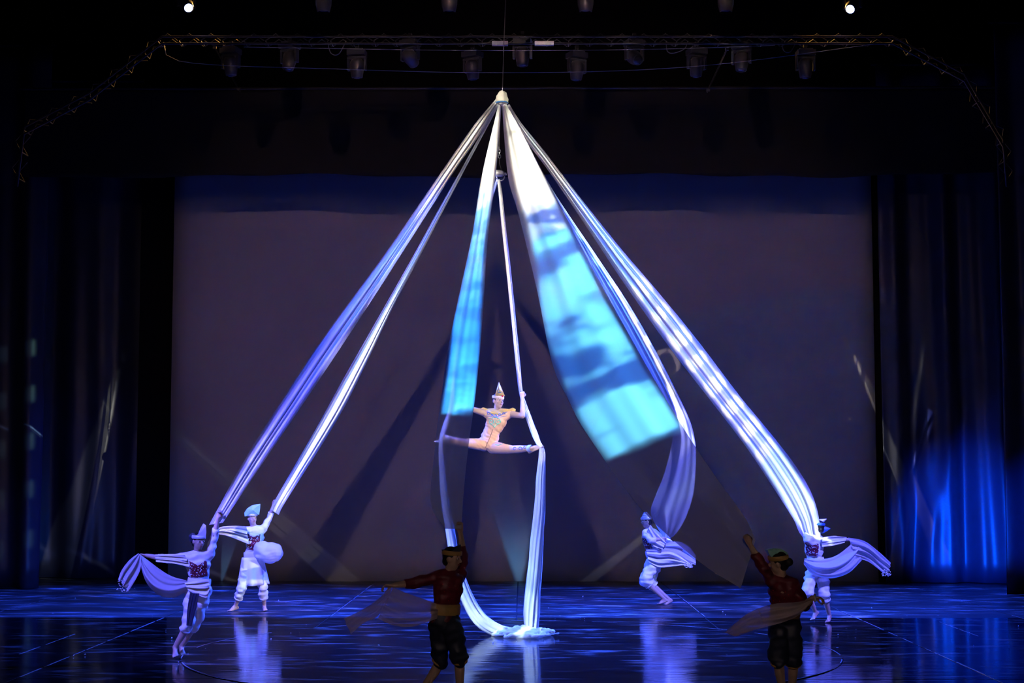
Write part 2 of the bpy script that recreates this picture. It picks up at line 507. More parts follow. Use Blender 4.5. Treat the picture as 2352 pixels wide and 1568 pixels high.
M_REDGEM = mat('red_gem', (0.7, 0.02, 0.03), 0.15)
M_GREEN = mat('mint_embroidery', (0.12, 0.72, 0.45), 0.5)
M_EYEW = mat('eye_white', (0.8, 0.8, 0.8), 0.25)
M_DARK = mat('eye_dark', (0.01, 0.008, 0.008), 0.25)
M_LIP = mat('lips', (0.38, 0.12, 0.10), 0.45)
M_STRAP = mat('pale_wrap', (0.72, 0.78, 0.86), 0.7)
M_COTTON = mat('white_satin', (0.80, 0.78, 0.80), 0.45, var=0.08, vscale=9)
M_VEIL = cloth('white_veil', (0.80, 0.78, 0.82), 0.4, 0.12)
M_VEILD = cloth('tan_veil', (0.74, 0.58, 0.48), 0.35, 0.20)
M_BODICE = mat('wine_bodice', (0.13, 0.012, 0.025), 0.4, var=0.3, vscale=20)
M_NAVY = mat('navy_satin', (0.015, 0.02, 0.045), 0.5, var=0.2, vscale=8)
M_SASH = mat('ochre_sash', (0.45, 0.27, 0.08), 0.5, var=0.2, vscale=14)
M_SEQ = mat('sequin_silver', (0.92, 0.92, 0.96), 0.15, 0.25)
M_TEAL = mat('teal_crown', (0.28, 0.60, 0.50), 0.4, var=0.2, vscale=20)
M_WHITECROWN = mat('silver_crown', (0.72, 0.72, 0.80), 0.35, 0.2)
M_BLUECROWN = mat('blue_crown', (0.04, 0.16, 0.42), 0.4)


# ------------------------------------------------------------------ mesh helpers
def link(name, me, m=None, parent=None, smooth=False):
    o = bpy.data.objects.new(name, me)
    C.objects.link(o)
    if m and not me.materials:
        me.materials.append(m)
    if parent:
        o.parent = parent
        o.matrix_parent_inverse = parent.matrix_world.inverted()
    if smooth:
        me.shade_smooth()
    return o


def tag(o, label, cat=None, group=None, kind=None):
    if label:
        o['label'] = label
    if cat:
        o['category'] = cat
    if group:
        o['group'] = group
    if kind:
        o['kind'] = kind
    return o


def thing(name, loc, label, cat, group=None):
    o = bpy.data.objects.new(name, None)
    C.objects.link(o)
    o.location = loc
    o.empty_display_size = 0.1
    o.matrix_world = Matrix.Translation(loc)
    tag(o, label, cat, group)
    return o


class MB:
    """collects shapes, builds ONE mesh"""
    def __init__(s):
        s.v = []
        s.f = []

    def add(s, vs, fs):
        k = len(s.v)
        s.v += [tuple(x) for x in vs]
        s.f += [tuple(i + k for i in f) for f in fs]

    def loft(s, rings, cap=True, closed=True):
        n = len(rings[0])
        vs = [p for r in rings for p in r]
        fs = []
        for i in range(len(rings) - 1):
            for j in range(n if closed else n - 1):
                a = i * n + j
                b = i * n + (j + 1) % n
                fs.append((a, b, b + n, a + n))
        if cap and closed:
            fs.append(tuple(range(n))[::-1])
            fs.append(tuple(range((len(rings) - 1) * n, len(rings) * n)))
        s.add(vs, fs)

    def tube(s, pts, rad, n=8):
        pts = [V(p) for p in pts]
        rings = []
        up = None
        for i, p in enumerate(pts):
            d = (pts[min(i + 1, len(pts) - 1)] - pts[max(i - 1, 0)])
            d = d.normalized() if d.length > 1e-9 else V((0, 0, 1))
            if up is None:
                up = d.orthogonal().normalized()
            up = (up - d * up.dot(d))
            up = up.normalized() if up.length > 1e-6 else d.orthogonal().normalized()
            sd = d.cross(up)
            r = rad[i] if isinstance(rad, (list, tuple)) else rad
            rings.append([p + (up * math.cos(t) + sd * math.sin(t)) * r for t in [2 * math.pi * k / n for k in range(n)]])
        s.loft(rings)

    def box(s, c, h, M=None):
        M = M or Matrix.Identity(3)
        vs = [V(c) + M @ V((x * h[0], y * h[1], z * h[2])) for x in (-1, 1) for y in (-1, 1) for z in (-1, 1)]
        s.add(vs, [(0, 1, 3, 2), (4, 6, 7, 5), (0, 4, 5, 1), (2, 3, 7, 6), (0, 2, 6, 4), (1, 5, 7, 3)])

    def ell(s, c, ax, nu=16, nv=10):
        ax = [V(a) for a in ax]
        c = V(c)
        rings = []
        for i in range(1, nv):
            t = math.pi * i / nv
            rings.append([c - ax[2] * math.cos(t) + (ax[0] * math.cos(2 * math.pi * k / nu) + ax[1] * math.sin(2 * math.pi * k / nu)) * math.sin(t) for k in range(nu)])
        k = len(s.v)
        s.loft(rings, cap=False)
        b = len(s.v)
        s.v += [tuple(c - ax[2]), tuple(c + ax[2])]
        n = nu
        m = (nv - 2) * nu
        for j in range(n):
            s.f.append((b, k + (j + 1) % n, k + j))
            s.f.append((b + 1, k + m + j, k + m + (j + 1) % n))

    def cap(s, a, b, ra, rb, n=14, flat=False, seg=4):
        a, b = V(a), V(b)
        d = b - a
        if d.length < 1e-6:
            d = V((0, 0, 1e-4))
            b = a + d
        d.normalize()
        x = d.orthogonal().normalized()
        y = d.cross(x)
        cir = [x * math.cos(2 * math.pi * k / n) + y * math.sin(2 * math.pi * k / n) for k in range(n)]
        rings = []
        for i in range(seg):
            t = math.pi / 2 * (1 - (i + 0.15) / (seg + 0.15))
            if not flat:
                rings.append([a - d * ra * math.sin(t) + c * ra * math.cos(t) for c in cir])
        rings.append([a + c * ra for c in cir])
        rings.append([b + c * rb for c in cir])
        if not flat:
            for i in range(seg):
                t = math.pi / 2 * (i + 1) / (seg + 0.15)
                rings.append([b + d * rb * math.sin(t) + c * rb * math.cos(t) for c in cir])
        s.loft(rings)

    def mesh(s, name):
        me = bpy.data.meshes.new(name)
        me.from_pydata(s.v, [], s.f)
        me.validate()
        me.update()
        return me

    def build(s, name, m, parent=None, smooth=False):
        return link(name, s.mesh(name), m, parent, smooth)


def remesh(mb, voxel, smooth=4, disp=None):
    """union of the collected closed shapes as one continuous skin"""
    me = mb.mesh('tmp')
    o = bpy.data.objects.new('tmp', me)
    C.objects.link(o)
    r = o.modifiers.new('r', 'REMESH')
    r.mode = 'VOXEL'
    r.voxel_size = voxel
    sm = o.modifiers.new('s', 'SMOOTH')
    sm.factor = 0.5
    sm.iterations = smooth
    dg = bpy.context.evaluated_depsgraph_get()
    dg.update()
    res = bpy.data.meshes.new_from_object(o.evaluated_get(dg))
    bpy.data.objects.remove(o)
    bpy.data.meshes.remove(me)
    if disp:
        nrm = [v.normal.copy() for v in res.vertices]
        for v, n in zip(res.vertices, nrm):
            v.co = v.co + n * disp(v.co)
    res.shade_smooth()
    return res


def crom(pts, n):
    """Catmull-Rom through points, n samples evenly by length"""
    pts = [V(p) for p in pts]
    if len(pts) == 2:
        return [pts[0].lerp(pts[1], i / (n - 1)) for i in range(n)]
    q = [pts[0] * 2 - pts[1]] + pts + [pts[-1] * 2 - pts[-2]]
    dense = []
    for i in range(1, len(q) - 2):
        a, b, c, d = q[i - 1], q[i], q[i + 1], q[i + 2]
        for k in range(12):
            t = k / 12
            dense.append(0.5 * ((2 * b) + (c - a) * t + (2 * a - 5 * b + 4 * c - d) * t * t + (3 * b - a - 3 * c + d) * t ** 3))
    dense.append(pts[-1])
    L = [0]
    for i in range(1, len(dense)):
        L.append(L[-1] + (dense[i] - dense[i - 1]).length)
    out = []
    j = 0
    for i in range(n):
        s = L[-1] * i / (n - 1)
        while j < len(L) - 2 and L[j + 1] < s:
            j += 1
        t = (s - L[j]) / max(1e-9, L[j + 1] - L[j])
        out.append(dense[j].lerp(dense[j + 1], min(1, t)))
    return out


def sheet(A, B, n=70, m=24, pleats=4.0, amp=0.04, seed=0, depthdir=None, wave=0.0, billow=0.0, drift=1.2):
    """cloth surface between edge A and edge B (lists of points) with pleats across"""
    a = crom(A, n)
    b = crom(B, n)
    rnd = random.Random(seed)
    ph = [rnd.uniform(0, 6.28) for _ in range(6)]
    D = V(depthdir).normalized() if depthdir else V((0, -1, 0))
    vs, fs = [], []
    for i in range(n):
        t = i / (n - 1)
        wd = (b[i] - a[i]).length
        k = min(1.0, wd / 0.25)
        for j in range(m):
            s = j / (m - 1)
            p = a[i].lerp(b[i], s)
            f = math.sin(s * pleats * 6.283 + ph[0] + drift * math.sin(t * 3 + ph[1])) + 0.5 * math.sin(s * pleats * 2.3 * 6.283 + ph[2] + 2 * t + ph[3])
            p = p + D * (amp * k * f * math.sin(math.pi * s))
            if wave:
                p = p + D * wave * math.sin(t * 7 + ph[4] + s * 2)
            if billow:
                p = p + D * billow * math.sin(math.pi * s) * math.sin(math.pi * t)
            vs.append(p)
    for i in range(n - 1):
        for j in range(m - 1):
            q = i * m + j
            fs.append((q, q + 1, q + m + 1, q + m))
    mb = MB()
    mb.add(vs, fs)
    return mb


def rope_bundle(path, widths, n=90, k=40, lobes=9, seed=0, flat=0.6, twist=1.2):
    """gathered cloth: closed tube with deep pleats around it"""
    pts = crom(path, n)
    rnd = random.Random(seed)
    ph = [rnd.uniform(0, 6.28) for _ in range(4)]
    rings = []
    L = [0.0]
    for i in range(1, len(path)):
        L.append(L[-1] + (path[i] - path[i - 1]).length)
    L = [x / L[-1] for x in L]
    for i, p in enumerate(pts):
        t = i / (n - 1)
        i0 = max(k for k in range(len(L) - 1) if L[k] <= t + 1e-9)
        wd = widths[i0] + (widths[i0 + 1] - widths[i0]) * (t - L[i0]) / (L[i0 + 1] - L[i0])
        d = (pts[min(i + 1, n - 1)] - pts[max(0, i - 1)]).normalized()
        sd = d.cross(V((0, 1, 0)))
        sd = sd.normalized() if sd.length > 0.05 else V((1, 0, 0))
        fr = sd.cross(d)
        ring = []
        for j in range(k):
            a = 2 * math.pi * j / k
            r = 1 + 0.20 * math.sin(lobes * a + ph[0] + twist * 5 * t) + 0.10 * math.sin((lobes * 2 + 1) * a + ph[1] - twist * 3 * t)
            ring.append(p + (sd * math.cos(a) + fr * math.sin(a) * flat) * (wd / 2) * r)
        rings.append(ring)
    mb = MB()
    mb.loft(rings)
    return mb


def widths_px(pairs, Y):
    return [w_ / F * Y for w_ in pairs]


exec_parts = []
# ------------------------------------------------------------------ the setting
floor_bm = MB()
floor_bm.box((0, 24, -0.06), (15, 14, 0.05))
floor = tag(floor_bm.build('floor', M_GAP), 'glossy black stage floor of wide boards with blue sheen', kind='structure')
colx = [-14.5, -11.8, -9.1, -6.0, -3.25, -0.1, 3.05, 5.55, 8.3, 11.2, 14.5]
rowy = [10.2, 18.75, 26.5, 37.8]
g = 0.008
for r in range(3):
    for c in range(len(colx) - 1):
        mb = MB()
        x0, x1, y0, y1 = colx[c] + g, colx[c + 1] - g, rowy[r] + g, rowy[r + 1] - g
        z = -0.0015 * ((c * 7 + r * 3) % 3)
        if r < 2:
            z = 0.0
        b = 0.004
        vs = [(x0, y0, -0.012), (x1, y0, -0.012), (x1, y1, -0.012), (x0, y1, -0.012),
              (x0, y0, z - b), (x1, y0, z - b), (x1, y1, z - b), (x0, y1, z - b),
              (x0 + b, y0 + b, z), (x1 - b, y0 + b, z), (x1 - b, y1 - b, z), (x0 + b, y1 - b, z)]
        fs = [(3, 2, 1, 0), (8, 9, 10, 11)]
        for k in range(4):
            fs += [(k, (k + 1) % 4, 4 + (k + 1) % 4, 4 + k), (4 + k, 4 + (k + 1) % 4, 8 + (k + 1) % 4, 8 + k)]
        mb.add(vs, fs)
        mb.build('stage_board', M_FLOORB if r == 2 else M_FLOOR, floor)
# worn pale edges along some joints
for (x, y0, y1, wd) in [(-6.0, 18.9, 26.4, 0.022), (-3.25, 26.7, 35, 0.02), (3.05, 26.7, 31.5, 0.016), (5.55, 19.2, 28.2, 0.02),
                        (-6.75, 21.2, 23.8, 0.02), (8.3, 21.0, 27, 0.014), (6.75, 23.6, 25.8, 0.02), (-9.1, 26.6, 30, 0.014)]:
    mb = MB()
    y = y0
    k = 0
    while y < y1:
        L = min(y1, y + random.uniform(0.5, 1.6))
        mb.box((x + 0.016 + random.uniform(-0.004, 0.004), (y + L) / 2, 0.001), (wd / 2 * random.uniform(0.5, 1), (L - y) / 2, 0.001))
        y = L + random.uniform(0.05, 0.35)
    mb.build('worn_joint_edge', M_TAPE, floor)
# turntable
RC = V((-0.15, 21.5, 0))
mb = MB()
rings = []
for rr, zz in ((4.40, 0.0005), (4.398, 0.006), (4.385, 0.009), (0.01, 0.009)):
    rings.append([RC + V((rr * math.cos(2 * math.pi * k / 160), rr * math.sin(2 * math.pi * k / 160), zz)) for k in range(160)])
mb.loft(rings)
rd = mb.build('turntable', M_FLOOR, floor)
rd['label'] = 'round turntable set flush in the stage floor'
mb = MB()
for k in range(64):
    if (k * 5 + 2) % 7 in (1, 3, 4):
        continue
    a0 = 2 * math.pi * k / 64
    for q in range(4):
        a = a0 + q * 2 * math.pi / 256
        a1 = a + 2 * math.pi / 256
        vs = [RC + V((rr * math.cos(x), rr * math.sin(x), 0.011)) for x in (a, a1) for rr in (4.372, 4.388)]
        mb.add(vs, [(0, 1, 3, 2)])
mb.build('turntable_rim', M_TAPE, floor)
# specks of confetti
mb = MB()
for k in range(150):
    x, y = random.uniform(-9.5, 9.5), random.uniform(20, 34)
    s_ = random.uniform(0.008, 0.022)
    a = random.uniform(0, 3)
    c_, d_ = math.cos(a) * s_, math.sin(a) * s_
    z0 = 0.012
    mb.add([(x + c_, y + d_, z0), (x - d_, y + c_, z0), (x - c_, y - d_, z0), (x, y, z0 + s_ * random.choice((0.1, 0.2, 1.2)))],
           [(0, 1, 2), (0, 1, 3), (1, 2, 3), (2, 0, 3)])
tag(mb.build('confetti_specks', mat('confetti', (0.8, 0.8, 0.85), 0.3)), 'tiny pale confetti specks scattered over the stage floor', 'confetti', kind='stuff')

mb = MB()
mb.box((0, 38.2, 7), (16, 0.05, 8))
tag(mb.build('wall_back', M_BLACKWALL), 'black rear wall of the stage house', kind='structure')
for sx, nm in ((-1, 'wall_left'), (1, 'wall_right')):
    mb = MB()
    mb.box((sx * 15.2, 24, 7), (0.05, 14.2, 8))
    tag(mb.build(nm, M_BLACKWALL), 'black side wall of the stage house', kind='structure')
mb = MB()
mb.box((0, 24, 15.1), (15.3, 14.2, 0.05))
tag(mb.build('ceiling', M_BLACKWALL), 'black grid ceiling high over the stage', kind='structure')


# projection screen
YS = 35.0
sl, sr = P(385, 1332, YS), P(2018, 1332, YS)
zt = 9.6
mb = MB()
nx, nz = 40, 16
vs, fs = [], []
for k in range(2):
    for i in range(nx + 1):
        for j in range(nz + 1):
            x = sl.x + (sr.x - sl.x) * i / nx
            z = 0.0 + zt * j / nz
            vs.append((x, YS + k * 0.03 + 0.01 * math.sin(x * 1.3) * (1 - j / nz), z + 0.002))
W_ = nz + 1
n1 = (nx + 1) * W_
for i in range(nx):
    for j in range(nz):
        a = i * W_ + j
        fs.append((a, a + W_, a + W_ + 1, a + 1))
        fs.append((n1 + a, n1 + a + 1, n1 + a + W_ + 1, n1 + a + W_))
for i in range(nx):
    a = i * W_
    fs.append((a, n1 + a, n1 + a + W_, a + W_))
    a += nz
    fs.append((a, a + W_, n1 + a + W_, n1 + a))
for j in range(nz):
    fs.append((j, j + 1, n1 + j + 1, n1 + j))
    a = nx * W_ + j
    fs.append((a, n1 + a, n1 + a + 1, a + 1))
mb.add(vs, fs)
scr = thing('projection_screen', (0, YS, 0), 'wide dark grey projection screen filling the back of the stage', 'screen')
mb.build('screen_cloth', M_SCREEN, scr, True)
mb = MB()
mb.tube([(sl.x - 0.1, YS + 0.015, zt + 0.03), (sr.x + 0.1, YS + 0.015, zt + 0.03)], 0.03)
mb.build('screen_batten', M_BLKMETAL, scr)


def drape(name, x0, x1, Y, z0, z1, label, pl=2.2, amp=0.10, seed=0, m=M_DRAPE, flare=0.0, bottomwave=0.0, batten=True, folds=(), grp='black stage drapes', cat='curtain'):
    t = thing(name, ((x0 + x1) / 2, Y, z0), label, cat, grp)
    rnd = random.Random(seed)
    nx = max(60, int((x1 - x0) * 24))
    nz = 26
    ph = [rnd.uniform(0, 6.28) for _ in range(8)]
    vs, fs = [], []
    for j in range(nz + 1):
        h = j / nz
        for i in range(nx + 1):
            s = i / nx
            x = x0 + (x1 - x0) * s
            y = 0
            a = amp * (1.0 - 0.35 * h)
            y += a * math.sin(x * pl * 3.0 + ph[0] + 0.5 * math.sin(x * 1.7 + ph[1]) + 0.35 * math.sin(h * 4 + ph[2]))
            y += a * 0.45 * math.sin(x * pl * 6.7 + ph[3] + h * 1.5)
            y += a * 0.5 * math.sin(x * pl * 1.1 + ph[4])
            for (fx, fs_, fw, fd) in folds:      # slanting swags near the hem
                c = fx + fs_ * max(0, 0.32 - h) * (z1 - z0)
                y -= fd * math.exp(-((x - c) / fw) ** 2) * max(0, 1 - h / 0.42)
            z = z0 + (z1 - z0) * h
            if bottomwave and j == 0:
                z += bottomwave * math.sin(x * 0.9 + ph[5]) + bottomwave * 0.5 * math.sin(x * 2.7 + ph[6])
            vs.append((x, Y + y, z))
    for j in range(nz):
        for i in range(nx):
            q = j * (nx + 1) + i
            fs.append((q, q + 1, q + nx + 2, q + nx + 1))
    mb = MB()
    mb.add(vs, fs)
    o = mb.build('cloth', m, t, True)
    so = o.modifiers.new('thick', 'SOLIDIFY')
    so.thickness = 0.006
    if batten:
        mb = MB()
        mb.tube([(x0 - 0.1, Y, z1 + 0.02), (x1 + 0.1, Y, z1 + 0.02)], 0.03)
        mb.build('batten', M_TRUSS if m is M_BORDER else M_BLKMETAL, t)
    return t


def fx(px, Y):
    return P(px, 1300, Y).x


drape('leg_curtain', -14.0, fx(92, 32.9), 32.9, 0.01, 11.5, 'dark blue-black leg curtain at the far left edge, nearest the audience', 1.5, 0.13, 1)
drape('leg_curtain', fx(60, 36.0), fx(352, 36.0), 36.0, 0.01, 11.5, 'dark blue-black leg curtain just left of the screen', 1.3, 0.10, 2,
      folds=((-9.7, -0.10, 0.12, 0.10), (-8.9, -0.08, 0.10, 0.08)))
drape('leg_curtain', fx(2032, 34.6), fx(2340, 34.6), 34.6, 0.01, 11.5, 'black leg curtain right of the screen with bright blue light on its hem', 1.7, 0.15, 3,
      folds=((9.0, -0.22, 0.14, 0.14), (9.6, -0.25, 0.10, 0.12), (10.3, 0.10, 0.13, 0.10)))
drape('leg_curtain', fx(2312, 31.3), 14.0, 31.3, 0.01, 11.5, 'black leg curtain at the far right edge, lit blue along its inner folds', 1.5, 0.12, 4)
YB = 31.5
bl = P(360, 404, YB)
drape('border_curtain', -10.2, 10.2, YB, bl.z, P(1176, 205, YB).z, 'wide black border curtain hanging above the screen', 0.5, 0.03, 5, m=M_BORDER, bottomwave=0.035)
drape('side_masking', -8.75, fx(388, 35.4), 35.6, 0.01, 11.5, 'narrow black masking strip left of the screen', 1, 0.01, 6, m=M_BLACKWALL, batten=False)
drape('side_masking', fx(2014, 35.4), 8.9, 35.6, 0.01, 11.5, 'narrow black masking strip right of the screen', 1, 0.01, 7, m=M_BLACKWALL, batten=False)

# ------------------------------------------------------------------ the silks
APEX = P(1153, 222, YA)


def silk(key, label, m, n=90, mm=30, pleats=3, amp=0.05, seed=0, **kw):
    Y1, A, B = STREAMERS[key]
    mb = sheet(edge(A, Y1), edge(B, Y1), n, mm, pleats, amp, seed, **kw)
    o = mb.build('silk_streamer', m, None, True)
    return tag(o, label, 'silk', 'silk streamers fanning out from the rigging point')


silk('front_left', 'long white silk streamer stretched to the front left dancer with beaded cape', M_SILK, pleats=2.2, amp=0.028, seed=1)
silk('back_left', 'narrow pale silk streamer stretched to the back left dancer with teal crown', M_SILK, pleats=2, amp=0.02, seed=2)
silk('near_left', 'blue-lit silk streamer hanging left of the aerialist to the shadowed front dancer', M_SHEER, pleats=1.6, amp=0.016, seed=3, wave=0.02)
silk('near_right', 'broad billowing silk streamer with blue cloud light right of the aerialist', M_SHEER, pleats=1.6, amp=0.010, seed=4, wave=0.03, billow=0.06, mm=44)
silk('back_right', 'long silk streamer curling down to the back right dancer', M_SILK, pleats=1.5, amp=0.035, seed=5, billow=0.08)
silk('far_right', 'rightmost white silk streamer with striped light held by the right dancer', M_SILK, pleats=3.0, amp=0.03, seed=6)

# canvas cap over the knot of the streamers, hanging on a thin wire
cap = thing('canvas_hood', P(1153, 240, YA), 'pale canvas hood covering the knot where all the streamers meet', 'hood')
prof = [(1153, 210, 5.0), (1153, 214, 9.5), (1152, 222, 12), (1153, 230, 14), (1154, 236, 13), (1154, 240, 9)]
mb = MB()
rings = []
for i, (x, y, r) in enumerate(prof):
    c = P(x, y, YA)
    r = r / F * YA
    rings.append([c + V((math.cos(a) * r * (1 + 0.13 * math.sin(5 * a + i)), math.sin(a) * r * (1 + 0.1 * math.sin(4 * a)), 0.012 * math.sin(3 * a + i))) for a in [2 * math.pi * k / 28 for k in range(28)]])
mb.loft(rings)
mb.build('cover', M_CANVAS, cap, True)
mb = MB()
mb.tube([P(1153, 236, YA) + V((0.088 * math.cos(a), 0.088 * math.sin(a), 0)) for a in [2 * math.pi * k / 20 for k in range(21)]], 0.012, 6)
mb.build('binding', M_BLUECROWN, cap, True)
mb = MB()
mb.tube([P(1154, 211, YA), P(1157, 110, YA), P(1163, -40, YA), P(1163, -40, YA) + V((0, 0, 4.9))], 0.006, 6)
tag(mb.build('flying_wire', M_WIRE), 'thin vertical steel wire carrying the canvas hood', 'wire')

# swivel and hook of the aerial silk
hk = thing('rigging_swivel', P(1149, 415, YA), 'steel swivel and carabiner holding the aerial performer silk', 'swivel')
mb = MB()
mb.cap(P(1141, 398, YA), P(1151, 398, YA), 0.055, 0.055)
mb.build('swivel_body', mat('white_steel', (0.75, 0.75, 0.78), 0.3, 0.6), hk, True)
mb = MB()
mb.cap(P(1152, 396, YA), P(1158, 398, YA), 0.042, 0.036, flat=True)
mb.build('swivel_collar', M_BLKMETAL, hk, True)
mb = MB()
c0 = P(1150, 405, YA)
mb.tube([c0 + V((0.06 * math.cos(a), 0.0, 0.065 * math.sin(a))) for a in [2 * math.pi * k / 24 for k in range(25)]], 0.011, 8)
mb.build('carabiner', M_STEEL, hk, True)
mb = MB()
mb.cap(P(1161, 398, YA), P(1162, 401, YA), 0.014, 0.014)
mb.build('bolt', M_STEEL, hk, True)
for i, y in enumerate((341, 347, 353, 359)):
    mb = MB()
    c0 = P(1146 + 0.4 * i, y, YA)
    q = 0.02 if i % 2 else 0.004
    mb.tube([c0 + V((q * math.cos(a), (0.024 - q) * math.cos(a), 0.03 * math.sin(a))) for a in [2 * math.pi * k / 14 for k in range(15)]], 0.006, 6)
    mb.build('chain_link', M_STEEL, hk, True)
mb = MB()
mb.tube([P(1150, 242, YA), P(1147, 300, YA), P(1146, 338, YA)], 0.008, 6)
mb.tube([P(1147, 362, YA), P(1147, 375, YA), P(1152, 392, YA)], 0.007, 6)
mb.build('sling', M_CABLE, hk, True)

# the aerialist's silk: two strands and the pile on the floor
ae = thing('aerial_silk', P(1212, 1455, YA), 'white aerial silk of two gathered strands ending in a heap on the floor', 'aerial silk')
YH = 23.45      # hands
YF = 23.0       # feet
lp = [(1143, 412, 23.5), (1130, 450, 23.55), (1105, 530, 23.6), (1080, 630, 23.6), (1060, 740, 23.6), (1045, 850, 23.55), (1035, 935, YH), (1022, 980, 23.2), (1013, 1010, YF),
      (1014, 1060, YF), (1020, 1130, 23.05), (1031, 1200, 23.1), (1044, 1280, 23.2), (1062, 1345, 23.3), (1084, 1395, 23.4), (1110, 1428, 23.45), (1145, 1448, 23.5), (1175, 1452, 23.5)]
lw = [5, 6, 7, 8, 9, 9, 8, 10, 7, 10, 15, 18, 20, 24, 28, 29, 26, 20]
mb = rope_bundle([P(*p) for p in lp], [x / F * YA for x in lw], 150, 44, 8, 3, 0.6, 0.8)
mb.build('strand', M_AERIAL, ae, True)['label'] = 'left strand, slack, sweeping to the floor'
rp = [(1145, 412, 23.5), (1150, 450, 23.5), (1157, 520, 23.5), (1167, 610, 23.5), (1178, 720, 23.5), (1190, 840, 23.48), (1197, 902, 23.57), (1213, 955, 23.44), (1230, 1000, 23.15), (1240, 1024, YF)]
rw = [6, 8, 9, 9, 9, 9, 7, 11, 12, 8]
mb = rope_bundle([P(*p) for p in rp], [x / F * YA for x in rw], 120, 44, 8, 5, 0.6, 0.6)
mb.build('strand', M_AERIAL, ae, True)['label'] = 'right strand, taut between hook, hand and foot'
rp = [(1240, 1018, YF), (1245, 1040, YF), (1242, 1100, 23.05), (1239, 1180, 23.1), (1232, 1260, 23.2), (1226, 1340, 23.3), (1220, 1410, 23.4), (1219, 1453, 23.45)]
rw = [6, 12, 18, 22, 25, 28, 31, 26]
mb = rope_bundle([P(*p) for p in rp], [x / F * YA for x in rw], 130, 56, 9, 8, 0.6, 1.4)
mb.build('tail', M_AERIAL, ae, True)['label'] = 'tail hanging from foot to floor'
# heap: folded loops lying on each other
rnd = random.Random(5)
hc = V((P(1208, 1456, 23.45).x, 23.45, 0.0))
hm = MB()
for k in range(26):
    a0 = rnd.uniform(0, 6.28)
    r0 = 0.08 + 0.30 * (k / 25)
    pts = []
    for q in range(18):
        a = a0 + q / 17 * rnd.uniform(3.0, 5.0)
        rr = r0 * (1 + 0.25 * math.sin(q * 0.9 + k))
        pts.append(hc + V((rr * 1.08 * math.cos(a), rr * 0.85 * math.sin(a), 0.04 + 0.10 * (1 - k / 25) + 0.02 * math.sin(q * 1.3 + k))))
    hm.tube(crom(pts, 40), [0.022 + 0.010 * math.sin(i * 0.5 + k) for i in range(40)], 8)
hm.ell(hc + V((0, 0, 0.035)), (V((0.40, 0, 0)), V((0, 0.30, 0)), V((0, 0, 0.035))), 24, 8)
me = remesh(hm, 0.012, 2)
link('heap', me, M_AERIAL, ae)['label'] = 'crumpled heap of silk on the floor'


# ------------------------------------------------------------------ people
def frame(up, front):
    up = up.normalized()
    f = (front - up * front.dot(up)).normalized()
    return f.cross(up).normalized(), f, up          # right (person's), front, up  -> image side depends on pose


def hand_prims(mb, wrist, d, n, side, curl, s=1.0):
    """palm, four fingers and a thumb: d = towards the knuckles, n = palm normal (towards the palm side)"""
    d = d.normalized()
    n = (n - d * n.dot(d)).normalized()
    x = d.cross(n) * side                        # towards the thumb
    L = 0.085 * s
    for k in range(4):
        o = x * (0.028 - 0.019 * k) * s
        kn = wrist + d * (L - 0.004 * abs(k - 1)) + o
        mb.cap(wrist + d * 0.012 + o * 0.7, kn, 0.013 * s, 0.0115 * s, 8, seg=2)
        fl = (0.078, 0.086, 0.080, 0.062)[k] * s
        p = kn
        ang = 0
        for q, fr in enumerate((0.45, 0.30, 0.25)):
            ang += curl * (0.9, 1.0, 0.8)[q]
            dd = d * math.cos(ang) + n * math.sin(ang)
            p2 = p + dd * fl * fr
            mb.cap(p, p2, (0.0105 - 0.001 * q) * s, (0.0097 - 0.001 * q) * s, 8, seg=2)
            p = p2
    t0 = wrist + d * 0.025 * s + x * 0.026 * s
    t1 = t0 + (d * 0.6 + x * 0.7 + n * 0.35 * (1 + curl)).normalized() * 0.04 * s
    t2 = t1 + (d * 0.8 + x * (0.3 - 0.5 * curl) + n * (0.3 + 0.6 * curl)).normalized() * 0.034 * s
    t3 = t2 + (d * 0.8 - x * 0.5 * curl + n * (0.3 + 0.6 * curl)).normalized() * 0.026 * s
    mb.cap(wrist + d * 0.01, t0, 0.016 * s, 0.015 * s, 8, seg=2)
    mb.cap(t0, t1, 0.0145 * s, 0.012 * s, 8, seg=2)
    mb.cap(t1, t2, 0.012 * s, 0.0105 * s, 8, seg=2)
    mb.cap(t2, t3, 0.0105 * s, 0.009 * s, 8, seg=2)


def foot_prims(mb, ankle, toe, up, s=1.0):
    d = (toe - ankle)
    L = max(0.16, min(0.22, d.length)) * s
    d.normalize()
    u = (up - d * up.dot(d))
    u = u.normalized() if u.length > 1e-3 else d.orthogonal().normalized()
    x = d.cross(u)
    heel = ankle - d * 0.035 * s - u * 0.045 * s
    ball = ankle + d * (L * 0.66) - u * 0.045 * s
    mb.cap(ankle, heel, 0.037 * s, 0.030 * s, 10)
    mb.cap(heel, ball, 0.030 * s, 0.022 * s, 10)
    mb.cap(ankle + d * 0.01, ball + u * 0.01, 0.036 * s, 0.022 * s, 10)
    for sgn in (-1, 1):
        mb.cap(heel, ball + x * sgn * 0.022 * s, 0.026 * s, 0.019 * s, 10)
    for k in range(5):
        o = x * (0.036 - 0.018 * k) * s
        mb.cap(ball + o * 0.9, ball + o + d * (0.055 - 0.008 * k) * s, (0.014 if k == 0 else 0.0105) * s, (0.012 if k == 0 else 0.009) * s, 8, seg=2)


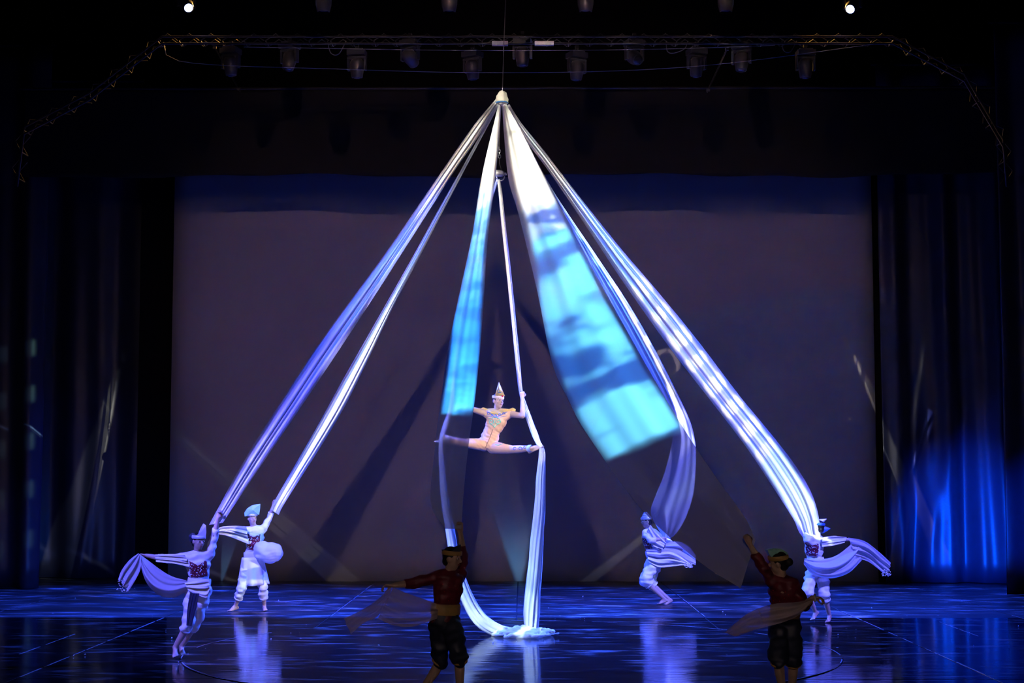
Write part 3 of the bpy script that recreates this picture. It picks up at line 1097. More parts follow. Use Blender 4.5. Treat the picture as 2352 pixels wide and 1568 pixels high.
def head_prims(mb, c, r, f, u, s=1.0):
    mb.ell(c + u * 0.02 * s, (r * 0.074 * s, f * 0.093 * s, u * 0.098 * s))
    mb.ell(c - u * 0.045 * s + f * 0.022 * s, (r * 0.060 * s, f * 0.066 * s, u * 0.068 * s))
    mb.ell(c - u * 0.092 * s + f * 0.052 * s, (r * 0.028 * s, f * 0.024 * s, u * 0.022 * s), 10, 6)      # chin
    mb.cap(c + u * 0.018 * s + f * 0.090 * s, c - u * 0.024 * s + f * 0.108 * s, 0.009 * s, 0.014 * s, 8)     # nose
    for k in (-1, 1):
        mb.ell(c - u * 0.006 * s + r * k * 0.077 * s - f * 0.004 * s, (r * 0.012 * s, f * 0.020 * s, u * 0.032 * s), 10, 6)   # ears
        mb.ell(c - u * 0.024 * s + r * k * 0.042 * s + f * 0.062 * s, (r * 0.02 * s, f * 0.018 * s, u * 0.02 * s), 10, 6)     # cheeks
        mb.cap(c + u * 0.034 * s + f * 0.086 * s + r * k * 0.012 * s, c + u * 0.034 * s + f * 0.072 * s + r * k * 0.05 * s, 0.010 * s, 0.009 * s, 8)  # brow ridge


def face_parts(root, c, r, f, u, s=1.0):
    for k in (-1, 1):
        e = c + u * 0.008 * s + r * k * 0.033 * s + f * 0.081 * s
        mb = MB()
        mb.ell(e, (r * 0.015 * s, f * 0.010 * s, u * 0.0085 * s), 12, 8)
        ey = mb.build('eye', M_EYEW, root, True)
        mb = MB()
        mb.ell(e + f * 0.006 * s + r * 0.004 * s, (r * 0.007 * s, f * 0.006 * s, u * 0.007 * s), 10, 6)
        mb.build('iris', M_DARK, ey, True)
        mb = MB()
        mb.tube([c + u * (0.036 + 0.006 * math.sin(q * 3.14)) * s + r * k * (0.014 + 0.042 * q) * s + f * (0.096 - 0.014 * q) * s for q in (0, 0.33, 0.66, 1)], 0.0045 * s, 6)
        mb.build('eyebrow', M_HAIR, root, True)
    mb = MB()
    for z in (-0.050, -0.058):
        mb.tube([c + u * (z - 0.004 * abs(q)) * s + r * q * 0.022 * s + f * (0.090 - 0.010 * q * q) * s for q in (-1, -0.5, 0, 0.5, 1)], [0.002 * s, 0.004 * s, 0.0045 * s, 0.004 * s, 0.002 * s], 6)
    mb.build('lips', M_LIP, root, True)


def hair_cap(root, c, r, f, u, s=1.0, bun=False):
    mb = MB()
    mb.ell(c + u * 0.032 * s - f * 0.012 * s, (r * 0.081 * s, f * 0.093 * s, u * 0.094 * s))
    mb.ell(c - u * 0.03 * s - f * 0.045 * s, (r * 0.066 * s, f * 0.055 * s, u * 0.06 * s))
    if bun:
        mb.ell(c - f * 0.11 * s + u * 0.0 * s, (r * 0.045 * s, f * 0.04 * s, u * 0.045 * s))
    link('hair', remesh(mb, 0.010, 2), M_HAIR, root)


def wrinkle(amp, sc, seed=0):
    def f(p):
        return amp * noise.noise(V((p.x * sc + seed, p.y * sc, p.z * sc * 1.6)))
    return f


def human(name, label, J, cfg):
    """J: dict of points (metres, world). One skin for the body; clothes, hair, crown as children."""
    s = cfg.get('s', 1.0)
    vox = cfg.get('vox', 0.011)
    pel, wst, chs, nek = J['pelvis'], J['waist'], J['chest'], J['neck']
    front = cfg['front']
    rp, fp, up = frame(wst - pel, front)
    rc, fc, uc = frame(nek - wst, cfg.get('front_chest', front))
    base = V((pel.x, pel.y, cfg.get('base_z', 0.0)))
    root = thing(name, base, label, 'person', cfg.get('group'))
    # which named side lies on the person's right
    mb = MB()

    def torso(m, g=0.0):
        m.ell(pel, (rp * (0.155 * s + g), fp * (0.105 * s + g), up * (0.115 * s + g)))
        m.ell(pel.lerp(wst, 0.55), (rp * (0.138 * s + g), fp * (0.096 * s + g), up * (0.13 * s + g)))
        m.ell(wst, (rc * (0.125 * s + g), fc * (0.088 * s + g), uc * (0.12 * s + g)))
        m.ell(wst.lerp(chs, 0.6), (rc * (0.142 * s + g), fc * (0.100 * s + g), uc * (0.14 * s + g)))
        m.ell(chs, (rc * (0.155 * s + g), fc * (0.108 * s + g), uc * (0.13 * s + g)))
        m.ell(chs.lerp(nek, 0.55), (rc * (0.15 * s + g), fc * (0.085 * s + g), uc * (0.075 * s + g)))
        for k in 'LR':
            m.cap(chs.lerp(nek, 0.75), J['sh' + k], 0.062 * s + g, 0.056 * s + g)
            m.cap(chs, J['sh' + k], 0.08 * s + g, 0.052 * s + g)
            m.ell(pel.lerp(J['hip' + k], 0.9) - fp * 0.02, (rp * (0.085 * s + g), fp * (0.10 * s + g), up * (0.10 * s + g)))
    torso(mb)
    mb.cap(nek - uc * 0.02, J['head'] - cfg['hu'] * 0.05 * s, 0.056 * s, 0.052 * s)
    for k in 'LR':
        mb.cap(J['sh' + k], J['el' + k], 0.054 * s, 0.040 * s)
        a, b = J['el' + k], J['wr' + k]
        mb.cap(a, a.lerp(b, 0.3), 0.040 * s, 0.041 * s)
        mb.cap(a.lerp(b, 0.3), b, 0.041 * s, 0.027 * s)
        hp, kn, an = J['hip' + k], J['kn' + k], J['an' + k]
        mb.cap(hp, hp.lerp(kn, 0.4), 0.088 * s, 0.080 * s)
        mb.cap(hp.lerp(kn, 0.4), kn, 0.080 * s, 0.055 * s)
        bk = (kn - hp).normalized()
        cd = (an - kn).normalized()
        back = (bk - cd * bk.dot(cd))
        back = back.normalized() if back.length > 0.1 else -front.normalized()
        mb.cap(kn, kn.lerp(an, 0.32) + back * 0.012, 0.052 * s, 0.054 * s)
        mb.cap(kn.lerp(an, 0.32) + back * 0.012, an, 0.054 * s, 0.035 * s)
        foot_prims(mb, an, J['toe' + k], cfg.get('fup' + k, -(an - kn).normalized()), s)
        hd = cfg['hand' + k]
        hand_prims(mb, b, hd[0], hd[1], hd[2], hd[3], s)
    hu, hf = cfg['hu'], cfg['hf']
    hr, hf, hu = frame(hu, hf)
    head_prims(mb, J['head'], hr, hf, hu, s)
    me = remesh(mb, vox, 3)
    link('body', me, cfg.get('skin', M_SKIN2), root)
    face_parts(root, J['head'], hr, hf, hu, s)
    hair_cap(root, J['head'], hr, hf, hu, s, cfg.get('bun', False))
    return root, torso, (hr, hf, hu), (rc, fc, uc), (rp, fp, up)


def scatter_sequins(root, me_obj, centre, rad, nrm, count, size, seed, m=M_SEQ):
    rnd = random.Random(seed)
    pool = [v for v in me_obj.data.vertices if v.normal.dot(nrm) > 0.1 and (v.co - centre).length < rad]
    mb = MB()
    for k in range(count):
        if not pool:
            break
        v = rnd.choice(pool)
        n = (v.normal + V((rnd.uniform(-.5, .5), rnd.uniform(-.5, .5), rnd.uniform(-.5, .5)))).normalized()
        x = n.orthogonal().normalized()
        y = n.cross(x)
        c = v.co + v.normal * size * 0.5
        q = size * rnd.uniform(0.6, 1.2)
        mb.add([c + x * q, c + y * q, c - x * q, c - y * q, c + n * q * 0.5], [(0, 1, 4), (1, 2, 4), (2, 3, 4), (3, 0, 4), (3, 2, 1, 0)])
    o = mb.build('sequins', m, root)
    o['kind'] = 'stuff'
    return o


def band(root, name, c, r, f, u, rx, ry, h, m, tilt=0.0, n=36, thick=0.006):
    mb = MB()
    rings = []
    for rr, hh in ((0, -h), (thick, -h * 0.6), (thick, h * 0.6), (0, h)):
        rings.append([c + r * (rx + rr) * math.cos(a) + f * (ry + rr) * math.sin(a) + u * (hh + tilt * math.sin(a)) for a in [2 * math.pi * k / n for k in range(n)]])
    mb.loft(rings, cap=False)
    rings = [[c + r * (rx - 0.004) * math.cos(a) + f * (ry - 0.004) * math.sin(a) + u * (hh + tilt * math.sin(a)) for a in [2 * math.pi * k / n for k in range(n)]] for hh in (h, -h)]
    mb.loft(rings, cap=False)
    return mb.build(name, m, root, True)


def plate(root, name, outline, nrm, th, m, bulge=0.0, centre=None):
    """solid plate from an outline (3-D points in a plane), thickness th along nrm"""
    c = centre or sum((V(p) for p in outline), V()) / len(outline)
    n = len(outline)
    mb = MB()
    vs = [V(p) + nrm * th for p in outline] + [V(p) - nrm * th for p in outline] + [c + nrm * (th + bulge), c - nrm * (th + bulge * 0.3)]
    fs = []
    for i in range(n):
        j = (i + 1) % n
        fs += [(i, j, 2 * n), (n + j, n + i, 2 * n + 1), (i, n + i, n + j, j)]
    mb.add(vs, fs)
    return mb.build(name, m, root)


def legs_cloth(J, s, rp, upto=1.25, r0=0.10, r1=0.09, r2=0.075, pel_g=0.02, fp=None, up=None):
    """trousers: waist shell + each leg down to 'upto' (1 = knee, 2 = ankle)"""
    mb = MB()
    pel = J['pelvis']
    mb.ell(pel, (rp * (0.155 * s + pel_g), fp * (0.105 * s + pel_g), up * (0.12 * s + pel_g)))
    for k in 'LR':
        hp, kn, an = J['hip' + k], J['kn' + k], J['an' + k]
        mb.ell(pel.lerp(hp, 0.9) - fp * 0.02, (rp * (0.085 * s + pel_g), fp * (0.10 * s + pel_g), up * (0.10 * s + pel_g)))
        mb.cap(hp, hp.lerp(kn, 0.5), r0 * s, (r0 + r1) / 2 * s)
        mb.cap(hp.lerp(kn, 0.5), kn, (r0 + r1) / 2 * s, r1 * s)
        if upto > 1:
            e = kn.lerp(an, upto - 1)
            mb.cap(kn, e, r1 * s, r2 * s, flat=True)
            mb.ell(kn, (V((r1 * s, 0, 0)), V((0, r1 * s, 0)), V((0, 0, r1 * s))))
    return mb


def cuff(root, kn, an, t, r, m, w_=0.018, name='cuff'):
    c = kn.lerp(an, t)
    d = (an - kn).normalized()
    x = d.orthogonal().normalized()
    band(root, name, c, x, d.cross(x), d, r, r, w_, m)


def skirt(root, name, pel, r, f, u, r0, r1, h0, h1, m, seed=0, pleats=11, amp=0.016):
    """flared peplum from h0 (up) down to h1"""
    rnd = random.Random(seed)
    ph = rnd.uniform(0, 6)
    mb = MB()
    n = 72
    rings = []
    for i in range(9):
        t = i / 8
        rr = r0 + (r1 - r0) * t
        hh = h0 + (h1 - h0) * t
        rings.append([pel + u * (hh + 0.012 * t * math.sin(3 * a + ph)) + (r * math.cos(a) * 1.12 + f * math.sin(a) * 0.86) * (rr + amp * t * math.sin(pleats * a + ph)) for a in [2 * math.pi * k / n for k in range(n)]])
    mb.loft(rings, cap=False)
    o = mb.build(name, m, root, True)
    so = o.modifiers.new('thick', 'SOLIDIFY')
    so.thickness = 0.006
    return o


def veil(root, name, A, B, m, seed=0, pleats=2.0, amp=0.02, billow=0.0, n=40, mm=24, dd=None):
    return sheet(A, B, n, mm, pleats, amp, seed, billow=billow, depthdir=dd).build(name, m, root, True)


def joints(Y, d):
    """pixel joints -> world; each value (px, py, depth offset)"""
    return {k: P(v[0], v[1], Y + (v[2] if len(v) > 2 else 0)) for k, v in d.items()}


def lens(tag_, J):
    q = lambda a, b: round((J[a] - J[b]).length, 2)
    print('LEN', tag_, {k: (q('sh' + k, 'el' + k), q('el' + k, 'wr' + k), q('hip' + k, 'kn' + k), q('kn' + k, 'an' + k), q('an' + k, 'toe' + k)) for k in 'LR'}, q('pelvis', 'neck'), q('shL', 'shR'))


def caster(objs):
    vs, fs = [], []
    for o in objs:
        k = len(vs)
        vs += [v.co.copy() for v in o.data.vertices]
        fs += [tuple(i + k for i in p.vertices) for p in o.data.polygons]
    t = BVHTree.FromPolygons(vs, fs)

    def cast(px, py, off=0.004):
        d = ray(px, py)
        h = t.ray_cast(V((0, 0, CAMZ)), d)
        return None if h[0] is None else h[0] - d * off
    return cast


def drawn(root, name, curves, cast, rad, m):
    """raised embroidery: pixel curves laid on the surface they cover"""
    mb = MB()
    for c in curves:
        p = [cast(*q) for q in c]
        p = [q for q in p if q is not None]
        if len(p) > 1:
            mb.tube(crom(p, max(4, len(p) * 3)), rad, 6)
    if mb.v:
        return mb.build(name, m, root, True)


# ---------------------------------------------------------------- the aerialist
Y0 = 23.5
J = joints(Y0, dict(
    pelvis=(1122, 1017, 0), waist=(1129, 992, 0.0), chest=(1141, 966, 0.0), neck=(1142, 945, 0.02), head=(1143.5, 921, 0.0),
    shL=(1115, 949, 0.0), elL=(1082.5, 939, -0.16), wrL=(1049, 931, -0.08),
    shR=(1173, 950, -0.02), elR=(1200, 955, -0.18), wrR=(1200.0, 914, 0.0),
    hipL=(1110, 1021, -0.02), knL=(1061, 1016, -0.24), anL=(1022, 1005.5, -0.44), toeL=(1000, 1009, -0.52),
    hipR=(1132, 1027, -0.02), knR=(1176, 1032, -0.24), anR=(1218, 1029.5, -0.48), toeR=(1252, 1014, -0.52)))
lens('aerialist', J)
cfg = dict(s=0.97, vox=0.0075, front=V((-0.1, -1, 0.05)), front_chest=V((0.22, -1, 0.08)), hu=V((0.03, 0.06, 1)).normalized(), hf=V((0.62, -0.76, 0.16)),
           skin=M_SKIN, base_z=J['pelvis'].z,
           handL=(V((-0.75, 0.1, -0.45)), V((0.1, -0.9, -0.4)), -1, 0.75), handR=(V((-0.08, 0.05, 1)), V((0.15, 1, 0)), -1, 1.2),
           fupL=V((0.1, -0.3, 1)), fupR=V((-0.4, -0.5, 0.8)))
root, torso, (hr, hf, hu), (rc, fc, uc), (rp, fp, up) = human('person', 'bare-armed aerialist in peach bodysuit and gold pointed crown doing a split in mid-air', J, cfg)
mb = MB()
torso(mb, 0.005)
for k in 'LR':
    hp, kn, an = J['hip' + k], J['kn' + k], J['an' + k]
    mb.cap(hp, hp.lerp(kn, 0.4), 0.091, 0.084)
    mb.cap(hp.lerp(kn, 0.4), kn, 0.084, 0.060)
    mb.cap(kn, kn.lerp(an, 0.32), 0.058, 0.060)
    mb.cap(kn.lerp(an, 0.32), kn.lerp(an, 0.86), 0.060, 0.045, flat=True)


def folds(p):
    d = (p - J['waist'])
    k = math.exp(-(d.length / 0.16) ** 2) + math.exp(-((p - J['hipL']).length / 0.15) ** 2)
    return 0.0035 * k * math.sin(p.z * 95 + p.x * 70 + 5 * noise.noise(p * 9)) + 0.003 * noise.noise(p * 14)


suit = link('bodysuit', remesh(mb, 0.0085, 3, folds), M_SUIT, root)
mb = MB()
mb.cap(J['neck'] - uc * 0.015, J['shL'] + uc * 0.020, 0.072, 0.050)
mb.cap(J['neck'] - uc * 0.015, J['shR'] + uc * 0.020, 0.072, 0.050)
mb.ell(J['neck'].lerp(J['chest'], 0.30) + fc * 0.030, (rc * 0.150, fc * 0.070, uc * 0.055))
col = link('collar', remesh(mb, 0.009, 3), M_GOLD, root)
for k, sg in (('L', -1), ('R', 1)):
    a = J['sh' + k]
    o_ = [a + V((sg * -0.05, -0.02, 0.055)), a + V((sg * 0.035, -0.03, 0.085)), a + V((sg * 0.075, -0.03, 0.060)), a + V((sg * 0.055, -0.045, -0.01)), a + V((sg * 0.00, -0.06, -0.03))]
    plate(root, 'shoulder_wing', o_, V((0, -0.3, 1)).normalized(), 0.006, M_GOLD, 0.015)
cast = caster([suit, col])


def zc(u_, v_):
    return (960 + u_ / 6.533, 840 + v_ / 6.533)


def curl(cx, cy, r0, r1, a0, a1, n=9):
    return [zc(cx + (r0 + (r1 - r0) * i / (n - 1)) * math.cos(a0 + (a1 - a0) * i / (n - 1)), cy + (r0 + (r1 - r0) * i / (n - 1)) * math.sin(a0 + (a1 - a0) * i / (n - 1))) for i in range(n)]


drawn(root, 'chest_emblem', [curl(1095, 835, 10, 45, 0, -7.0), curl(1205, 835, 10, 45, 3.14, 10.1), curl(1150, 800, 30, 45, -2.8, -0.3),
                             [zc(1085, 870), zc(1120, 890), zc(1145, 920)], [zc(1225, 865), zc(1180, 885), zc(1145, 925)], [zc(1140, 830), zc(1143, 880), zc(1140, 930)],
                             [zc(1060, 790), zc(1085, 780), zc(1110, 790)], [zc(1190, 790), zc(1220, 785), zc(1245, 850)]], cast, 0.0045, M_GREEN)
drawn(root, 'collar_scrolls', [curl(1060, 720, 6, 24, 0, 5.5), curl(1110, 745, 6, 22, 1, 6.5), curl(1165, 745, 6, 22, 2, 7.5), curl(1225, 735, 6, 24, 0, 6), curl(1285, 715, 6, 24, 1, 7),
                               [zc(1035, 690), zc(1090, 715), zc(1160, 770), zc(1240, 740), zc(1340, 690)]], cast, 0.0045, M_BLUEINLAY)
drawn(root, 'collar_hem', [[zc(1025, 745), zc(1080, 760), zc(1160, 772), zc(1250, 765), zc(1330, 750)]], cast, 0.003, M_BLUEINLAY)
drawn(root, 'front_seam', [[zc(1125, 950), zc(1085, 1060), zc(1045, 1150), zc(1010, 1230)]], cast, 0.0025, M_DARK)
drawn(root, 'thigh_embroidery', [[zc(1160, 1180), zc(1200, 1190), zc(1240, 1180), zc(1270, 1165)]], cast, 0.004, M_GREEN)
for cc in (curl(1450, 1245, 6, 30, 0, 5.5), curl(1530, 1240, 6, 36, 1, 7), curl(1600, 1225, 5, 20, 0, 5)):
    drawn(root, 'calf_scroll', [cc], cast, 0.0045, M_BLUEINLAY)
# ankle wraps
for k in 'LR':
    cuff(root, J['kn' + k], J['an' + k], 0.98, 0.046, M_STRAP, 0.035, 'ankle_wrap')
# crown
hc_ = J['head']
band(root, 'headband', hc_ + hu * 0.058 + hf * 0.004, hr, hf, hu, 0.079, 0.095, 0.021, mat('pale_peach', (0.85, 0.68, 0.52), 0.45), -0.012)
cn = MB()
apx = hc_ + V((-0.005, 0, 0)) + hu * 0.285 + hf * 0.02
rings = []
for t in (0, 0.12, 0.5, 0.8, 0.97, 1.0):
    c = (hc_ + hu * 0.078 + hf * 0.045).lerp(apx, t)
    q = (1 - t) * 1.0 + 0.02
    rings.append([c + hr * 0.088 * q * math.cos(a) + hf * 0.055 * q * math.sin(a) * (1.0 if math.sin(a) > 0 else 0.6) for a in [2 * math.pi * i / 20 for i in range(20)]])
cn.loft(rings)
crown = cn.build('crown', M_GOLD, root, True)
ccast = caster([crown])
drawn(crown, 'crown_inlay', [[zc(1170, 340), zc(1195, 400), zc(1225, 345), zc(1195, 290), zc(1172, 340)]], ccast, 0.004, mat('silver_inlay', (0.6, 0.75, 0.85), 0.3, 0.3))
drawn(crown, 'crown_stripe', [[zc(1188, 275), zc(1193, 300), zc(1197, 330)], [zc(1160, 395), zc(1205, 405), zc(1250, 395)]], ccast, 0.006, M_BLUEINLAY)
mb = MB()
mb.ell(hc_ + hu * 0.068 + hf * 0.108, (hr * 0.012, hf * 0.008, hu * 0.014), 10, 6)
mb.build('crown_gem', M_REDGEM, root, True)


# ---------------------------------------------------------------- dancers
def fin(root, name, c, pts, nrm, th, m, bulge=0.01):
    return plate(root, name, pts, nrm, th, m, bulge)


def costume(root, torso, J, s, rp, fp, up, rc, fc, uc, top, pants, sash, upto=1.3, sleeves=True, seed=0, baggy=1.0, sequin=True):
    mb = MB()
    torso(mb, 0.012)
    if sleeves:
        for k in 'LR':
            mb.cap(J['sh' + k], J['el' + k], 0.066 * s, 0.055 * s)
            mb.cap(J['el' + k], J['el' + k].lerp(J['wr' + k], 0.45), 0.055 * s, 0.052 * s, flat=True)
            mb.ell(J['sh' + k], (V((0.066 * s, 0, 0)), V((0, 0.066 * s, 0)), V((0, 0, 0.066 * s))))
    tp = link('tunic', remesh(mb, 0.012, 3, wrinkle(0.020, 11, seed)), top, root)
    mb = MB()
    torso(mb, 0.024)
    bme_ = remesh(mb, 0.011, 3, wrinkle(0.008, 10, seed))
    bmx = bmesh.new()
    bmx.from_mesh(bme_)
    dead = []
    for v in bmx.verts:
        d = v.co - J['chest']
        x, z, f_ = d.dot(rc), d.dot(uc), d.dot(fc)
        zl = -(J['chest'] - J['waist']).length * 0.85
        if f_ < -0.03 or z > 0.075 - 0.05 * max(0, 1 - abs(x) / 0.09) or z < zl or abs(x) > 0.125 * s - 0.05 * max(0, -z - 0.05):
            dead.append(v)
    bmesh.ops.delete(bmx, geom=dead, context='VERTS')
    for _ in range(6):
        bmesh.ops.smooth_vert(bmx, verts=[v for v in bmx.verts if v.is_boundary], factor=0.5, use_axis_x=True, use_axis_y=True, use_axis_z=True)
    bmx.to_mesh(bme_)
    bmx.free()
    bd = link('bodice', bme_, M_BODICE, root)
    if sequin:
        scatter_sequins(root, bd, J['chest'].lerp(J['waist'], 0.3) + fc * 0.1, 0.25, fc, *((16, 0.006, seed, M_REDGEM) if top is M_BODICE else (70, 0.009, seed)))
    lg = legs_cloth(J, s, rp, upto, 0.105 * baggy, 0.088 * baggy, 0.078 * baggy, 0.018, fp, up)
    link('trousers', remesh(lg, 0.013, 4, wrinkle(0.034, 9, seed + 3)), pants, root)
    for k in 'LR':
        cuff(root, J['kn' + k], J['an' + k], upto - 1, 0.075 * baggy * s, sash, 0.014)
    w0 = J['pelvis'].lerp(J['waist'], 0.75)
    band(root, 'sash', w0, rp, fp, up, 0.155 * s, 0.118 * s, 0.055, sash)
    return tp


def crown_band(root, h, hr, hf, hu, m):
    return band(root, 'crown_band', h + hu * 0.058, hr, hf, hu, 0.086, 0.10, 0.022, m)


DG = 'dancers circling with the streamers'
# A: front left, leaning, cape held out to the left
J = joints(20.6, dict(
    pelvis=(455, 1357, 0), waist=(458, 1330, 0), chest=(455, 1297, -0.02), neck=(454, 1267, -0.03), head=(455, 1243, -0.05),
    shL=(426, 1280, -0.03), elL=(382, 1284, -0.08), wrL=(336, 1275, -0.10),
    shR=(481, 1274, 0.02), elR=(492, 1232, 0.05), wrR=(501, 1189, 0.0),
    hipL=(440, 1366, -0.02), knL=(432, 1432, -0.12), anL=(402, 1486, -0.02), toeL=(404, 1503, -0.16),
    hipR=(467, 1366, 0.02), knR=(447, 1430, 0.02), anR=(417, 1484, 0.16), toeR=(422, 1497, 0.04)))
lens('A', J)
cfg = dict(s=0.95, front=V((0.25, -1, 0)), hu=V((0.05, 0, 1)), hf=V((0.75, -0.7, 0.1)), group=DG, bun=True,
           handL=(V((-1, -0.1, 0.15)), V((0, -0.3, -1)), -1, 0.8), handR=(V((0.25, 0.0, 1)), V((0.3, -1, 0)), 1, 1.0),
           fupL=V((0, 0, 1)), fupR=V((0, 0, 1)))
root, torso, (hr, hf, hu), c3, p3 = human('person', 'dancer at front left leaning right, beaded cape held out to the far left', J, cfg)
costume(root, torso, J, 0.95, *p3, *c3, M_COTTON, M_COTTON, M_COTTON, 1.25, seed=11)
veil(root, 'hip_wrap', [P(x, y, 20.42) for x, y in ((424, 1338), (448, 1334), (476, 1330), (482, 1336))], [P(x, y, 20.40) for x, y in ((432, 1356), (455, 1366), (474, 1372), (480, 1362))], M_COTTON, 21, 2.5, 0.03)
h = J['head']
crown_band(root, h, hr, hf, hu, M_WHITECROWN)
q = lambda a, b: P(a, b, 20.53)
fin(root, 'crown_crest', None, [q(447, 1232), q(455, 1226), q(461, 1212), q(467, 1202), q(473, 1206), q(474, 1222), q(472, 1236)], V((0.2, -1, 0)).normalized(), 0.03, M_WHITECROWN, 0.02)
fin(root, 'crown_horn', None, [q(433, 1231), q(440, 1223), q(449, 1226), q(449, 1240), q(437, 1244)], V((0.2, -1, 0)).normalized(), 0.02, M_NAVY, 0.015)
g_ = lambda pts, Y, y2=None: [P(a, b, Y + (y2 or 0) * i / max(1, len(pts) - 1)) for i, (a, b) in enumerate(pts)]
veil(root, 'cape', g_([(322, 1273), (345, 1290), (375, 1312), (400, 1325), (428, 1332)], 20.42, 0.1), g_([(318, 1278), (335, 1335), (365, 1366), (400, 1371), (440, 1352)], 20.38, 0.14), M_VEIL, 1, 1.4, 0.05, 0.12)
veil(root, 'cape_tail', g_([(318, 1270), (298, 1285), (280, 1308), (271, 1330)], 20.4), g_([(324, 1276), (322, 1308), (306, 1340), (294, 1358)], 20.36), M_VEIL, 2, 2.2, 0.035)
pnl = veil(root, 'front_panel', g_([(436, 1362), (430, 1400), (428, 1436)], 20.36), g_([(458, 1362), (450, 1400), (440, 1438)], 20.36), M_NAVY, 31, 1.5, 0.02)
scatter_sequins(root, pnl, P(445, 1390, 20.36), 0.3, V((0, -1, 0)), 40, 0.009, 77)
veil(root, 'sleeve_drape', g_([(424, 1272), (395, 1272), (356, 1273)], 20.45), g_([(436, 1302), (400, 1294), (358, 1290)], 20.43), M_COTTON, 3, 2, 0.03)
mb = MB()
rnd = random.Random(3)
for k in range(46):
    p = P(268 + 26 * rnd.random(), 1328 + 30 * rnd.random(), 20.37)
    mb.ell(p, (V((0.008, 0, 0)), V((0, 0.008, 0)), V((0, 0, 0.008))), 6, 4)
mb.build('cape_beads', M_SEQ, root, True)['kind'] = 'stuff'

# B: back left, teal crescent crown, round puff of cloth at the hip
J = joints(27.6, dict(
    pelvis=(581, 1292, 0), waist=(580, 1268, 0), chest=(586, 1234, 0), neck=(584, 1209, 0), head=(579, 1190, -0.02),
    shL=(566, 1217, -0.02), elL=(533, 1216, -0.08), wrL=(506, 1217, -0.15),
    shR=(606, 1214, 0.0), elR=(618, 1190, 0.12), wrR=(628, 1160, 0.05),
    hipL=(569, 1300, -0.02), knL=(556, 1350, -0.14), anL=(541, 1391, 0.05), toeL=(525, 1397, -0.05),
    hipR=(592, 1300, 0.02), knR=(604, 1349, -0.10), anR=(607, 1390, 0.1), toeR=(611, 1396, -0.04)))
lens('B', J)
cfg = dict(s=0.98, vox=0.013, front=V((-0.1, -1, 0)), hu=V((-0.02, 0, 1)), hf=V((0.55, -0.83, 0.0)), group=DG,
           handL=(V((-1, -0.2, 0.05)), V((0, -0.4, -1)), -1, 0.8), handR=(V((0.3, -0.1, 1)), V((0.2, -1, 0)), 1, 1.0), fupL=V((0, 0, 1)), fupR=V((0, 0, 1)))
root, torso, (hr, hf, hu), c3, p3 = human('person', 'dancer at back left with teal crescent crown and round cloth puff at the hip', J, cfg)
costume(root, torso, J, 0.98, *p3, *c3, M_COTTON, M_COTTON, M_COTTON, 1.55, seed=21, baggy=1.0)
skirt(root, 'peplum', J['pelvis'], *p3, 0.165, 0.235, 0.10, -0.38, M_COTTON, 2, 9, 0.02)
h = J['head']
crown_band(root, h, hr, hf, hu, M_WHITECROWN)
q = lambda a, b: P(a, b, 27.52)
fin(root, 'crown_crest', None, [q(562, 1186), q(561, 1178), q(567, 1168), q(577, 1161), q(587, 1158), q(598, 1157), q(597, 1170), q(595, 1182), q(580, 1180)], V((0.2, -1, 0)).normalized(), 0.03, M_TEAL, 0.03)
veil(root, 'sleeve_drape', g_([(566, 1209), (540, 1207), (512, 1209), (500, 1213)], 27.42, -0.04), g_([(572, 1250), (548, 1240), (520, 1230), (500, 1226)], 27.44, -0.04), M_COTTON, 4, 2, 0.05)
mb = MB()
pc = P(621, 1269, 27.4)
mb.ell(pc, (V((0.22, 0, 0.02)), V((0, 0.17, 0)), V((-0.03, 0, 0.185))), 20, 12)
mb.ell(P(604, 1264, 27.38), (V((0.17, 0, 0)), V((0, 0.14, 0)), V((0, 0, 0.16))), 20, 12)
link('cloth_puff', remesh(mb, 0.016, 4, lambda p: 0.03 * noise.noise(V((p.x * 5, p.y * 5, p.z * 9))) + 0.012 * noise.noise(V((p.x * 8, p.y * 8, p.z * 24)))), M_VEIL, root)

# C: back right, knees bent, seen from the side, cloth swirling to the right
J = joints(29.1, dict(
    pelvis=(1503, 1287, 0), waist=(1498, 1264, 0), chest=(1493, 1236, 0), neck=(1489, 1214, 0), head=(1485, 1197, 0),
    shL=(1482, 1224, -0.16), elL=(1494, 1240, -0.33), wrL=(1518, 1238, -0.22),
    shR=(1501, 1222, 0.14), elR=(1530, 1240, 0.12), wrR=(1556, 1254, 0.05),
    hipL=(1499, 1293, -0.09), knL=(1482, 1332, -0.22), anL=(1526, 1375, -0.10), toeL=(1511, 1381, -0.12),
    hipR=(1506, 1293, 0.09), knR=(1492, 1335, 0.05), anR=(1537, 1376, 0.10), toeR=(1527, 1382, 0.06)))
lens('C', J)
cfg = dict(s=0.97, vox=0.013, front=V((-0.8, -0.6, 0)), hu=V((-0.1, 0, 1)), hf=V((-1, -0.15, 0.05)), group=DG,
           handL=(V((1, 0.1, 0.1)), V((0, -1, 0)), 1, 1.0), handR=(V((1, 0, -0.4)), V((0, -0.5, -1)), 1, 0.7), fupL=V((0, 0, 1)), fupR=V((0, 0, 1)))
root, torso, (hr, hf, hu), c3, p3 = human('person', 'dancer at back right with bent knees in baggy white trousers, facing left', J, cfg)
costume(root, torso, J, 0.97, *p3, *c3, M_COTTON, M_COTTON, M_COTTON, 1.22, seed=31, baggy=1.3)
h = J['head']
crown_band(root, h, hr, hf, hu, M_WHITECROWN)
for i, (dz, rr) in enumerate(((0.085, 0.075), (0.115, 0.06), (0.145, 0.04))):
    mb = MB()
    mb.ell(h + hu * dz, (hr * rr, hf * rr * 1.15, hu * 0.028), 16, 8)
    mb.build('crown_tier', M_WHITECROWN, root, True)
